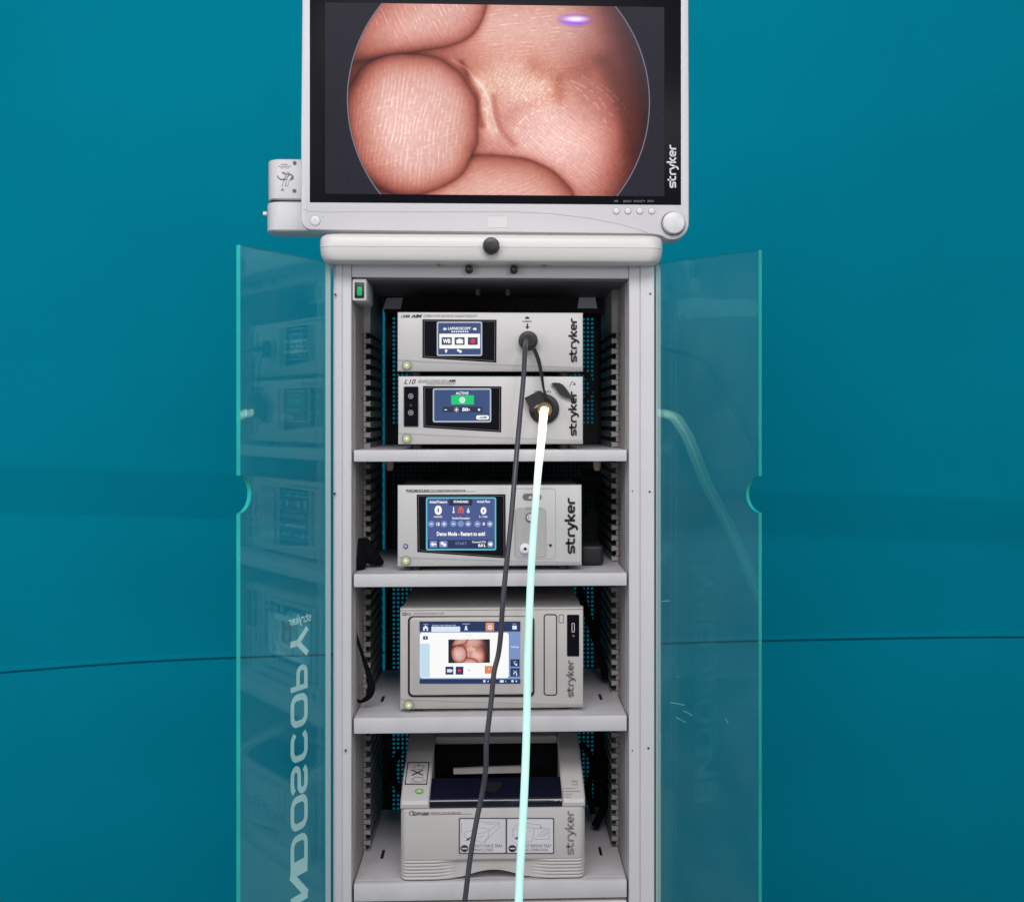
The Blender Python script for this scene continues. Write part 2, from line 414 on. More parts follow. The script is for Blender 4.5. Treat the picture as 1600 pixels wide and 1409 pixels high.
# ------------------------------------------------------------------ cart
cart = thing('medical_cart', 'tall off-white equipment cart with four open shelves and two clear glass doors', 'cart', (0, .25, 0))
ZB = .16                           # underside of the cabinet
YBK = .42                          # back of the cabinet
ZR = Z(408)                        # underside of tray = top of posts
xi0, xi1 = X(549), X(983)
xo0, xo1 = X(519), X(1024)
def column(pts, z0, z1): return G().prism([(x, y, 0) for x, y in pts], (0, 0, z0), (0, 0, z1))
column([(xo0, .012), (xo0+.002, .003), (X(534), -.003), (X(536), 0), (xi0-.001, 0), (xi0, .001), (xi0, YBK), (xo0, YBK)], ZB, ZR).build('side_panel', M['paint'], cart, angle=20)
column([(xi1, YBK), (xi1, .001), (xi1+.001, 0), (X(999), 0), (X(999.6), .0015), (X(1000.6), .0015), (X(1001), -.002), (xo1-.003, -.003), (xo1, .003), (xo1, YBK)], ZB, ZR).build('side_panel', M['paint'], cart, angle=20)
# header rail with ceiling of the compartment
G().rbox(xi0+.0006, xi1-.0006, .0015, YBK, Z(434), ZR-.0005, .0012, 2).build('header', M['paint'], cart)
G().box(xi0+.004, xi1-.004, .012, YBK-.03, Z(434)-.003, Z(434)-.0004).build('ceiling_shade_sheet', M['ceil'], cart)  # added dark sheet standing in for shade under the header
G().box(xo0, xo1, .02, YBK, ZB-.03, ZB-.0005).build('base', M['paint'], cart)
for sx in (-1, 1):
    for sy in (.06, .36):
        g = G(); g.tube([(sx*.22-.014, sy, .055), (sx*.22+.014, sy, .055)], .055, seg=24, sub=1); g.box(sx*.22-.02, sx*.22+.02, sy-.02, sy+.02, .1, .1295)
        g.build('caster', M['black'], cart)
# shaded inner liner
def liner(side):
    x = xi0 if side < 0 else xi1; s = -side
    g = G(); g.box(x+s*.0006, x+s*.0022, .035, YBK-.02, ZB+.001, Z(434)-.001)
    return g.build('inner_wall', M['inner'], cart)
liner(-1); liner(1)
# grooved slide rails: comb profile extruded along the depth
def rail(side):
    s = -side; x = (xi0 if side < 0 else xi1)+s*.0024; yr = .16; Wd = .0120
    z_first = P(570 if side < 0 else 970, 524.5, yr).z; pitch = .0190; r = .0054
    pts = []; z = z_first+.0095
    ztop = Z(442, yr)
    pts.append((x, ztop)); pts.append((x+s*Wd, ztop))
    zc = z_first
    while zc > ZB+.05:
        hc = x+s*(Wd-.0036)
        a0 = 35
        seq = [(hc+s*r*math.cos(R(a)), zc+r*math.sin(R(a))) for a in (48, 65, 90, 120, 150, 180, 210, 240, 270, 295, 312)]
        pts.append((x+s*Wd, zc+r*math.sin(R(48)))); pts += seq[1:-1]; pts.append((x+s*Wd, zc-r*math.sin(R(48))))
        zc -= pitch
    pts.append((x+s*Wd, ZB+.02)); pts.append((x, ZB+.02))
    # quads strip per point pair instead of one huge ngon
    g = G(); n = len(pts); y0, y1 = yr, YBK-.03
    fr = [(p[0], y0, p[1]) for p in pts]; bk = [(p[0], y1, p[1]) for p in pts]
    vs = fr+bk; fs = [(i, (i+1) % n, n+(i+1) % n, n+i) for i in range(n)]
    # cap: project each outline point to the wall side
    base = len(vs); wall = [(x, y0, p[1]) for p in pts]; vs += wall
    g.add(vs, fs)
    for i in range(1, n-2):
        if abs(pts[i][1]-pts[i+1][1]) > 1e-7: g.f.append([i, i+1, base+i+1, base+i]); g.mi.append(1)
    g.build('slide_rail', [M['rail'], M['inner']], cart, angle=50, fix=False)  # painted shade tone on the grooves, lighter wall tone on the caps
    k = 0; zc = z_first
    while zc > ZB+.05:
        if k % 3 == 0: G().tube([(x-s*.0002+s*.0, yr-.028, zc), (x+s*.0009, yr-.028, zc)], .0017, seg=10, sub=1).build('pin_hole', M['ink'], cart)
        k += 1; zc -= pitch
rail(-1); rail(1)

# back sheet with real perforations
def back_panel():
    y = YBK-.004; me_g = G()
    xl, xr = X(601.5, y), xi1+.0; xg = X(597.2, y)
    pitch = .0088; rad = .0027
    px0 = X(612, y); ncol = int((X(931, y)-px0)/pitch)
    zt = Z(434)-.001
    me_g.add([(xi0, y, zt), (xg, y, zt), (xg, y, ZB), (xi0, y, ZB)], [(0, 1, 2, 3)])
    def sheet(x0, z0, x1, z1): me_g.add([(x0, y, z0), (x1, y, z0), (x1, y, z1), (x0, y, z1)], [(0, 1, 2, 3)])
    sheet(xg, Z(484, y), xl, zt); sheet(xg, ZB, xl, Z(1052, y))
    bands = [(495, 664), (712, 862), (903, 1056), (1136, 1290)]
    cur = zt; x1p = px0+ncol*pitch
    for a, b in bands:
        za = Z(a, y); nrow = int((za-Z(b, y))/pitch); zb = za-nrow*pitch
        sheet(xl, za, xr, cur); sheet(xl, zb, px0, za); sheet(x1p, zb, xr, za)
        for i in range(ncol):
            for j in range(nrow):
                cx = px0+(i+.5)*pitch; cz = za-(j+.5)*pitch; h = pitch/2
                sq = [(cx+h, cz), (cx+h, cz+h), (cx, cz+h), (cx-h, cz+h), (cx-h, cz), (cx-h, cz-h), (cx, cz-h), (cx+h, cz-h)]
                ci = [(cx+rad*math.cos(R(45*k)), cz+rad*math.sin(R(45*k))) for k in range(8)]
                me_g.add([(p[0], y, p[1]) for p in sq+ci], [(k, (k+1) % 8, 8+(k+1) % 8, 8+k) for k in range(8)])
        cur = zb
    sheet(xl, ZB, xr, cur)
    me_g.build('back_panel', M['back'], cart, smooth=False, fix=False)
back_panel()
G().box(X(605, YBK), X(940, YBK), YBK+.03, YBK+.09, Z(880, YBK), Z(705, YBK)).build('added_hole_blocker', mat('hole_blocker_teal', (.0, .22, .23), .6, var=.5, vscale=30), cart)  # added unseen box behind the sheet, dims the holes of one band
# shelves
def shelf(pyt, pyb, y0=.004):
    zt, zb = Z(pyt, y0), Z(pyb, y0)
    g = G(); g.rbox(xi0+.0035, xi1-.0035, y0, .022, zb, zt, .0015, 2)
    g.rbox(xi0+.0035, xi1-.0035, .0222, .385, zt-.010, zt-.0003, .0006, 1)
    o = g.build('shelf', M['shelf'], cart)
    for px in (598, 938):      # dark slots stamped in the shelf top
        x = X(px, .14); s = G().box(x-.0025, x+.0025, .12, .16, zt-.0004, zt+.0006)
        if pyt > 1000: s.build('slot', M['ink'], o)
    return zt
zs1 = shelf(703, 721); zs2 = shelf(896, 916); zs3 = shelf(1120, 1144); zs4 = shelf(1378, 1405)
G().rbox(xi0+.003, xi1-.003, .004, .38, ZB+.01, Z(1411, .004), .003, 3).build('drawer', M['paint_warm'], cart)
# tray top: lid and base halves meeting at a seam
YT = -.05
tx0, tx1 = X(497, YT), X(1038, YT)
zt0, ztm, zt1 = Z(365, YT), Z(384.5, YT), Z(408.5, YT)
xm = (tx0+tx1)/2
def tp(co):
    k = (zt0-co.z)/(zt0-zt1)
    q = max(0, (k-.48)/.52); u = max(0, (.48-k)/.48)
    return Vector((xm+(co.x-xm)*(1-.020*q*q-.006*u*u), co.y+((.008*q*q+.003*u*u) if co.y < .2 else 0), co.z))
def tray():
    bm = bmesh.new(); nz = 12
    def outline(r):      # rounded rectangle in plan
        p = []
        for cx, cy, a0 in ((tx1-r, YT+r, -90), (tx1-r, YBK-r, 0), (tx0+r, YBK-r, 90), (tx0+r, YT+r, 180)):
            for i in range(9):
                a = R(a0+90*i/8); p.append((cx+r*math.cos(a), cy+r*math.sin(a)))
        return p
    base = outline(.024); n = len(base); cx, cy = xm, (YT+YBK)/2
    def ins(p, d):
        return (p[0]+(d if p[0] < cx else -d), p[1]+(d if p[1] < cy else -d))
    H = zt0-zt1; prof = [(0, .012), (.0012, .0062), (.0045, .0022), (.009, .0004), (H*.46, 0), (H*.485, .0), (H*.487, .0012), (H*.50, .0012), (H*.502, 0), (H*.75, .0012), (H*.92, .0045), (H*.975, .0065), (H, .011)]
    vs = []; fs = []
    for dz, d in prof:
        for p in base:
            q = ins(p, d); vs.append((q[0], q[1], zt0-dz))
    m = len(prof)
    for k in range(m-1):
        for i in range(n): fs.append((k*n+i, k*n+(i+1) % n, (k+1)*n+(i+1) % n, (k+1)*n+i))
    fs += [list(range(n)), [(m-1)*n+i for i in range(n)]]
    g = G(); g.add(vs, fs); g.build('tray', M['paint_warm'], cart, angle=50)
tray()
kn = G().disc((X(767.5, YT), Z(385, YT)), .0138, YT-.012, YT+.004, 36, bev=.003).build('lock_knob', M['black'], cart)
G().ring((X(767.5, YT), Z(385, YT)), .0046, .0058, YT-.0124).build('key_slot', M['rubber'], kn)
for px in (733, 803):
    k = G().disc((X(px, 0), Z(422, 0)), .0068, -.011, .004, 26, bev=.002).build('thumb_knob', M['black'], cart)
    G().disc((X(px-1.3, -.011), Z(420.5, -.011)), .0016, -.0118, -.010, 12).build('knob_mark', M['inkgrey'], k)
for px in (685, 850):
    G().disc((X(px, -.012), Z(411, -.012)), .0045, -.012, .004, 16, bev=.0015).build('brass_screw', M['brass'], cart)
for px, py in ((524, 460), (519.5+3, 771), (1016, 459), (1015, 768), (540, 1172), (1013, 1168)):
    G().disc((X(px, -.003), P(px, py, -.003).z), .0016, -.0045, .002, 10).build('screw_hole', M['ink'], cart)
for px, py in ((988, 767), (988, 1172)):
    G().disc((X(px, 0), P(px, py, 0).z), .0011, -.0012, .002, 10).build('screw_hole', M['ink'], cart)
# rocker switch block
sw = G().rbox(X(550.5, -.002), X(572.5, -.002), -.002, .10, Z(470, -.002, 560), Z(436, -.002, 560), .002, 3).build('switch_housing', M['paint'], cart)
G().rbox(X(554, -.004), X(569, -.004), -.005, .01, Z(465.5, -.004, 560), Z(441, -.004, 560), .0015, 2).build('switch_bezel', M['black'], sw)
G().rbox(X(558, -.006), X(565.5, -.006), -.008, .0, Z(462, -.006, 560), Z(448, -.006, 560), .002, 2).build('rocker', M['green_rocker'], sw)
# bits at the back of the top compartment
def tab(quad, y, m, name='bracket_tab'):
    G().prism([P(a, b, y) for a, b in quad], (0, -.002, 0), (0, 0, 0)).build(name, m, cart, smooth=False)
tab([(604, 466), (630, 465), (626, 483), (598, 483)], .29, M['silver'])
tab([(905, 465), (930, 465), (933, 482), (902, 482)], .29, M['silver'])
G().box(X(600, .30), X(948, .30), .30, .305, Z(489, .30), Z(463, .30)).build('back_bar', M['back'], cart)
for px in (747, 794):
    g = G(); g.tube([P(px, 446, .16), P(px, 462, .16)], .0045, seg=12, sub=1); g.build('ceiling_post', M['metal'], cart)
for px in (609, 933):
    g = G(); g.tube([P(px, 714, .10), P(px, 728, .10), P(px, 735, .10)], [.0068, .0068, .0045], seg=14, sub=3); g.build('shelf_peg', M['beige'], cart)

# doors ----------------------------------------------------------------
def solve_depth(px, py, ztop):
    lo, hi = -.6, 0.1
    for _ in range(50):
        m = (lo+hi)/2
        if P(px, py, m).z > ztop: lo_z = True
        else: lo_z = False
        # nearer plane (smaller y) => smaller height
        if lo_z: hi = m
        else: lo = m
    return (lo+hi)/2
def make_door(side):
    if side < 0: hp, ht, fp, ft = 515.5, 410, 375.5, 382.5
    else: hp, ht, fp, ft = 1026.5, 411.5, 1185.5, 390.5
    y0 = -.006; H = P(hp, ht, y0); yf = solve_depth(fp, ft, H.z); Fp = P(fp, ft, yf)
    S = Vector((Fp.x-H.x, Fp.y-H.y, 0)); Wd = S.length; S.normalize()
    N = Vector((-S.y, S.x, 0))
    if N.y > 0: N = -N                      # N faces the camera side
    th = .0075; zt = H.z; zb = .24
    print('door', side, 'width', Wd, 'free edge', Fp)
    zc = P(fp, 772.5, yf).z; rc = .029; cin = .006
    outl = [(0.0, zb), (Wd, zb)]
    half = math.sqrt(rc*rc-cin*cin)
    cxs = Wd+cin-.002
    a0 = math.degrees(math.atan2(-half, Wd-cxs)); 
    n = 18; start = math.atan2(-half, -cin+.002); 
    st = math.pi*2+math.atan2(-half, Wd-cxs) if math.atan2(-half, Wd-cxs) < 0 else 0
    en = math.atan2(half, Wd-cxs)
    for i in range(n+1):
        a = st+(en-st)*i/n
        outl.append((min(Wd, cxs+rc*math.cos(a)), zc+rc*math.sin(a)))
    outl += [(Wd, zt), (0, zt)]
    base = Vector((H.x, H.y, 0))
    pts = [base+S*s+Vector((0, 0, z)) for s, z in outl]
    d = G().prism(pts, (0, 0, 0), -N*th, 0, 1).build('door', [M['glass'], M['glassedge']], cart, smooth=False)
    def hit(px, py):
        dr = _ray(px, py); nn = N; t = (base-CAM).dot(nn)/dr.dot(nn); q = CAM+dr*t
        return (q-base).dot(S), q.z
    # hinge strip along the post
    g = G(); hs = [base+S*s+N*n_ for s, n_ in ((-.0012, .0008), (.0012, .0008), (.0012, -th-.0008), (-.0012, -th-.0008))]
    g.prism(hs, (0, 0, zb+.01), (0, 0, zt-.001)); g.build('hinge_strip', M['pale_line'], d, smooth=False)
    return d, base, S, N, th, hit, Wd
dl, bL, SL, NL, thL, hitL, WL = make_door(-1)
dr_, bR, SR, NR, thR, hitR, WR = make_door(1)

GL = {  # block capitals, stroke centre lines in a unit box
 'E': [[(.92, .9), (.1, .9)], [(.1, 1), (.1, 0)], [(.1, .1), (.92, .1)], [(.1, .5), (.86, .5)]],
 'N': [[(.1, 0), (.1, 1)], [(.1, .98), (.9, .02)], [(.9, 0), (.9, 1)]],
 'D': [[(.1, .1), (.6, .1)]+arc(.62, .36, .26, .26, -90, 0, 6)+arc(.62, .64, .26, .26, 0, 90, 6)+[(.1, .9)]],
 'O': [arc(.34, .36, .24, .26, 180, 270, 6)+arc(.66, .36, .24, .26, 270, 360, 6)+arc(.66, .64, .24, .26, 0, 90, 6)+arc(.34, .64, .24, .26, 90, 180, 6)],
 'C': [[(.90, .76)]+arc(.64, .66, .25, .24, 35, 90, 6)+arc(.36, .64, .26, .26, 90, 180, 6)+arc(.36, .36, .26, .26, 180, 270, 6)+arc(.64, .34, .25, .24, 270, 325, 6)+[(.90, .24)]],
 'S': [[(.86, .78)]+arc(.64, .70, .22, .2, 35, 90, 5)+arc(.34, .70, .22, .2, 90, 270, 8)+arc(.66, .30, .22, .2, 90, -90, 8)+arc(.36, .30, .22, .2, 270, 215, 5)+[(.14, .22)]],
 'P': [[(.12, 0), (.12, 1)], [(.12, .9), (.64, .9)]+arc(.66, .67, .22, .23, 90, -90, 8)+[(.12, .44)]],
 'Y': [[(.06, 1), (.5, .42)], [(.94, 1), (.5, .42)], [(.5, .48), (.5, 0)]],
}
def door_letters():
    a = Art(); lift = []
    s_hi, _ = hitL(460.5, 1180); s_lo, _ = hitL(487, 1180)       # letter base is toward the free edge
    zs = [1029, 1081.5, 1138, 1192, 1245, 1299, 1357, 1412, 1464]; tops = [980, 1038, 1083, 1140, 1193.5, 1242, 1302, 1355, 1415]
    for ch, q0, q1 in zip('YPOCSODNE', zs, tops):
        z0 = hitL(473, q0)[1]; z1 = hitL(473, q1)[1]
        for si, st in enumerate(GL[ch]):
            vs, fs = ribbon(st, .205 if ch != 'N' else .25, closed=(ch in 'OD'))
            lift += [.0006+.00025*si]*len(vs); a.add([(s_hi+(s_lo-s_hi)*v.y, z0+(z1-z0)*(.03+.94*v.x)) for v in vs], fs)
    fr = lambda s_, z_: bL+SL*s_-NL*(thL+.0006)+Vector((0, 0, z_))
    me = bpy.data.meshes.new('lettering')
    me.from_pydata([tuple(bL+SL*u-NL*(thL+h)+Vector((0, 0, v))) for (u, v), h in zip(a.v, lift)], [], a.f); me.update()
    link('lettering', me, M['lettering'], dl, smooth=False)
    b = logo_art(.22); (sa, za), (sb, zb2) = hitL(492.5, 979), hitL(457.5, 960)
    b.v = [(sa+(sb-sa)*u, (hitL(480, 977)[1])+(hitL(480, 958.5)[1]-hitL(480, 977)[1])*v) for u, v in b.v]
    b.build_frame('small_wordmark', M['lettering'], fr, dl)
door_letters()
# scratches on the right door
SCR = mat('scratch_line', (.25, .50, .52), .6)
def scratches():
    r = random.Random(3)
    for x0, y0, x1, y1 in ((1048, 1097, 1070, 1101), (1056, 1120, 1072, 1128), (1068, 1110, 1082, 1117), (1028, 1130, 1031, 1123), (1034, 939, 1047, 938), (1134, 1122, 1138, 1130), (1059, 1056, 1061, 1058)):
        a = Art(); p = []
        for k in range(5):
            t = k/4; q = hitR(x0+(x1-x0)*t+r.uniform(-.3, .3), y0+(y1-y0)*t+r.uniform(-.4, .4)); p.append(q)
        a.line(p, .0009)
        a.build_frame('scratch', SCR, lambda s_, z_: bR+SR*s_+NR*.0005+Vector((0, 0, z_)), dr_)
scratches()

# ------------------------------------------------------------------ screen picture (skin folds seen by the endoscope)
def noise2(w_, h_, cell, seed):
    r = np.random.default_rng(seed); gx, gy = int(w_/cell)+3, int(h_/cell)+3; g = r.random((gy, gx))
    ys, xs = np.mgrid[0:h_, 0:w_]; fx = xs/cell; fy = ys/cell; ix = fx.astype(int); iy = fy.astype(int)
    tx = fx-ix; ty = fy-iy; tx = tx*tx*(3-2*tx); ty = ty*ty*(3-2*ty)
    return (g[iy, ix]*(1-tx)+g[iy, ix+1]*tx)*(1-ty)+(g[iy+1, ix]*(1-tx)+g[iy+1, ix+1]*tx)*ty
def skin_picture(nx, ny, full=True):
    """colours (linear) of the picture, sampled over photo pixels 508..1038 x 8..305"""
    px = np.linspace(508, 1038, nx)[None, :].repeat(ny, 0); py = np.linspace(8, 305, ny)[:, None].repeat(nx, 1)
    ws, hs = 540, 310
    NZ = [noise2(ws, hs, c, 10+i) for i, c in enumerate((60, 24, 9, 4, 2))]
    ixx = np.clip((px-508).astype(int), 0, ws-1); iyy = np.clip((py-8).astype(int), 0, hs-1)
    N0, N1, N2, N3, N4 = [n[iyy, ixx] for n in NZ]
    wx = px+(N1-.5)*6; wy = py+(N0-.5)*8
    def cap(ax, ay, bx, by, r):
        dx, dy = bx-ax, by-ay; L = dx*dx+dy*dy
        t = np.clip(((wx-ax)*dx+(wy-ay)*dy)/L, 0, 1)
        return np.hypot(wx-ax-t*dx, wy-ay-t*dy)/r
    def ell(cx, cy, a, b, rot=0):
        c, s = math.cos(R(rot)), math.sin(R(rot)); u = (wx-cx)*c+(wy-cy)*s; v = -(wx-cx)*s+(wy-cy)*c
        return ((np.abs(u)/a)**2.4+(np.abs(v)/b)**2.4)**(1/2.4)
    T = np.random.default_rng(77).random((256, 256))
    def tex(u, v):
        iu = np.floor(u).astype(int); iv = np.floor(v).astype(int); fu = u-iu; fv = v-iv; fu = fu*fu*(3-2*fu); fv = fv*fv*(3-2*fv)
        g_ = lambda i, j: T[j % 256, i % 256]
        return (g_(iu, iv)*(1-fu)+g_(iu+1, iv)*fu)*(1-fv)+(g_(iu, iv+1)*(1-fu)+g_(iu+1, iv+1)*fu)*fv
    def ridge(ang, cell, stretch, p_, o_=0):
        c, s_ = math.cos(R(ang)), math.sin(R(ang)); x_, y_ = px-700+8*(N1-.5), py-150+8*(N0-.5)
        u = x_*c+y_*s_; v = -x_*s_+y_*c
        n = tex(u/(cell*stretch)+o_, v/cell+o_*1.7); return (1-np.abs(2*n-1))**(p_*1.9)
    def lns(ang, per, ww, p_, o_=0, brk=.45):
        c, s_ = math.cos(R(ang)), math.sin(R(ang)); x_, y_ = px-700, py-150
        u = x_*c+y_*s_; v = -x_*s_+y_*c
        ph = 2*math.pi*u/per+ww*2*math.pi*(tex(u/38+o_, v/55+o_)-.5)+ww*2.2*(tex(u/11+o_, v/20+2*o_)-.5)
        amp = np.clip((tex(u/4+o_*3, v/9+o_)-brk)*3.2, 0, 1)
        return (.5+.5*np.sin(ph))**p_*amp, (.5-.5*np.sin(ph-.9))**p_*amp
    def segd(pts):
        d = np.full_like(px, 1e9)
        for (ax, ay), (bx, by) in zip(pts[:-1], pts[1:]):
            dx, dy = bx-ax, by-ay; t = np.clip(((wx-ax)*dx+(wy-ay)*dy)/(dx*dx+dy*dy), 0, 1); d = np.minimum(d, np.hypot(wx-ax-t*dx, wy-ay-t*dy))
        return d
    def gs(d, k=1.0): return np.exp(-d*d*k)
    # soft palm and knuckle region behind the three front fingers
    gE = gs(cap(760, 30, 880, 38, 62), 1.1); gD = gs(ell(858, 222, 120, 84, 24), .9); gF = gs(cap(785, 125, 850, 135, 42), 1.1); gW = gs(cap(748, 130, 764, 205, 15), 1.2)
    val = .37+.38*gE+.40*gD+.26*gF+.22*gW
    val = val*(1-.20*gs(segd([(835, 104), (872, 117), (905, 107), (925, 95)])/17))*(1-.22*gs(segd([(870, 122), (873, 152)])/10))
    val = val*(1-.24*gs(segd([(945, 95), (958, 124), (976, 178), (984, 235)])/16))*(1-.12*gs(segd([(782, 190), (830, 163), (872, 142)])/12))
    val = val*(1-.40*gs(segd([(718, 98), (742, 140), (752, 200)])/5))*(1-.28*gs(segd([(772, 150), (776, 200), (800, 228)])/6))
    val = val+.16*gs(segd([(706, 96), (730, 110), (752, 132), (766, 165), (772, 208)])/1.6)
    tan_ = np.clip(.25+.75*gF+.35*gW-.5*gD, 0, 1)
    l1, k1 = lns(84, 6, 1.6, 5, 3, .5); l3, k3 = lns(-52, 5.2, 1.6, 4, 9, .42); l6, k6 = lns(20, 6, 1.5, 4, 15, .42)
    r1 = ridge(8, 2.6, 7, 7); r2 = ridge(70, 2.4, 6, 7, 5); r3 = ridge(35, 2.6, 8, 7, 11); r4 = ridge(100, 3.0, 9, 6, 21); r5 = ridge(-60, 2.0, 3, 6, 31)
    spc = .20*gE*l1+.17*gD*(l3+.9*r5)+.07*gD*N4+.24*gF*(r5+.4*l6)+.25*gW*r4+.10*gs(np.hypot((px-885)/62, (py-215)/44))+.05*gs(np.hypot((px-790)/60, (py-62)/26))
    wl = np.zeros_like(px)
    for q in ([(890, 122), (925, 140), (957, 178)], [(902, 112), (940, 138), (968, 172)], [(897, 132), (930, 158), (948, 188)], [(940, 128), (975, 165), (990, 200)], [(842, 172), (815, 190), (800, 214)], [(850, 150), (830, 175)]): wl = np.maximum(wl, gs(segd(q)/1.1))
    spc = spc+.20*wl*(N3 > .35)
    dark = .07*gE*k1+.06*gD*k3+.05*gF*(r2+k6)
    val = val-dark
    # three front fingers, each with a contact shadow on what is behind it
    def front(d, rad, peak, rough_, tanv, ex=.95):
        nonlocal val, spc, tan_
        h = np.sqrt(np.clip(1-d*d, 0, 1)); sh_ = np.exp(-np.clip(d-1, 0, 9)*rad/4.5)
        val = np.where(d >= 1, val*(1-.55*sh_), val); spc = np.where(d >= 1, spc*(1-sh_), spc)
        ins_ = d < 1
        val = np.where(ins_, .24+(peak-.24)*(1-np.clip(d, 0, 1)**6.5)*(.84+.16*h)-.09*rough_[1]*h, val); spc = np.where(ins_, rough_[0]*np.clip(h-.35, 0, 1)*1.3, spc); tan_ = np.where(ins_, tanv, tan_)
    la, ka = lns(-28, 7, 1.4, 6, 21, .5); lb_, kb_ = lns(70, 6, 1.4, 5, 27, .5); lc, kc = lns(8, 6.6, 1.3, 4, 33, .34); ld, kd = lns(78, 7.5, 1.2, 6, 39, .55)
    ha = gs(np.hypot((px-620)/60, (py-45)/26)); hc = gs(np.hypot((px-790)/70, (py-292)/22)); hb = gs(np.hypot((px-628)/50, (py-195)/58))
    front(cap(478, 18, 668, -12, 93), 93, .74, (.30*la+.10*ha, ka), .05)
    front(ell(770, 352, 130, 106), 100, .74, (.20*lb_+.10*hc, kb_), .30)
    front(ell(639, 196, 106, 107, 4), 100, .78, (.30*lc*(.6+.6*N1)+.18*ld*(py > 150)+.12*hb, 1.0*kc*N1+.4*kd), .12)
    veil = np.clip((px-850)/170, 0, 1)*np.clip((200-py)/200, 0, 1); veil2 = np.clip((px-925)/85, 0, 1)**1.3
    val = val*(1-.72*np.clip(veil2+.35*veil, 0, 1)); spc = spc*(1-.8*np.clip(veil+veil2, 0, 1))
    val = val*(.95+.10*N3)
    rr = np.hypot(px-778.5, py-158)
    edge = np.clip((240-rr)/60, 0, 1); val = val*(.40+.60*edge**.6)
    stops = np.array([0, .15, .38, .62, .85, 1.05]); cols_ = np.array([[.12, .07, .09], [.34, .15, .13], [.68, .38, .33], [.83, .58, .53], [.92, .77, .75], [.97, .90, .93]])
    c = np.stack([np.interp(val, stops, cols_[:, k]) for k in range(3)], -1)
    c = c*(1-tan_[..., None]*np.array([.01, .03, .11]))
    c = c+spc[..., None]*np.array([.60, .60, .60])
    bl = np.clip(veil*1.3, 0, 1)[..., None]; c = c*(1-.42*bl)+np.array([.40, .40, .50])*.42*bl
    if full:
        d = np.hypot((px-897)/26, (py-30.5)/9.5); k = np.clip(1.25-d, 0, 1)[..., None]
        c = c*(1-k)+np.array([.60, .30, .98])*k
        d2 = np.hypot((px-898)/18, (py-28.5)/4.5); k = np.clip(1.4-d2, 0, 1)[..., None]; c = c*(1-k)+np.array([1, .97, 1])*k
    bg = np.array([.145, .14, .185])*(.92+.16*N4[..., None]*1.0)
    ins = np.clip((235-rr)/1.2+.5, 0, 1)[..., None]; c = c*ins+bg*(1-ins)
    line = np.clip(1.2-np.abs(rr-236)/.9, 0, 1)[..., None]*(.75 if full else 0); c = c*(1-line)+np.array([.72, .72, .80])*line
    c = np.clip(c, 0, 1); c = np.where(c <= .04045, c/12.92, ((c+.055)/1.055)**2.4)
    return c
def picture_mesh(name, nx, ny, fr, m, parent, full=True):
    c = skin_picture(nx, ny, full)[::-1]
    us, vs = np.meshgrid(np.linspace(0, 1, nx), np.linspace(0, 1, ny))
    O, U, V = [np.array(q) for q in (fr.O, fr.U, fr.V)]
    co = O+us[..., None]*U+vs[..., None]*V
    idx = np.arange(nx*ny).reshape(ny, nx); q = np.stack([idx[:-1, :-1], idx[:-1, 1:], idx[1:, 1:], idx[1:, :-1]], -1).reshape(-1, 4)
    me = bpy.data.meshes.new(name); me.vertices.add(nx*ny); me.vertices.foreach_set('co', co.reshape(-1))
    me.loops.add(q.size); me.loops.foreach_set('vertex_index', q.reshape(-1)); me.polygons.add(len(q))
    me.polygons.foreach_set('loop_start', np.arange(0, q.size, 4)); me.update(calc_edges=True); me.validate()
    a = me.attributes.new('col', 'FLOAT_COLOR', 'POINT'); rgba = np.ones((nx*ny, 4), dtype=np.float32); rgba[:, :3] = c.reshape(-1, 3)
    a.data.foreach_set('color', rgba.reshape(-1))
    return link(name, me, m, parent, smooth=False)

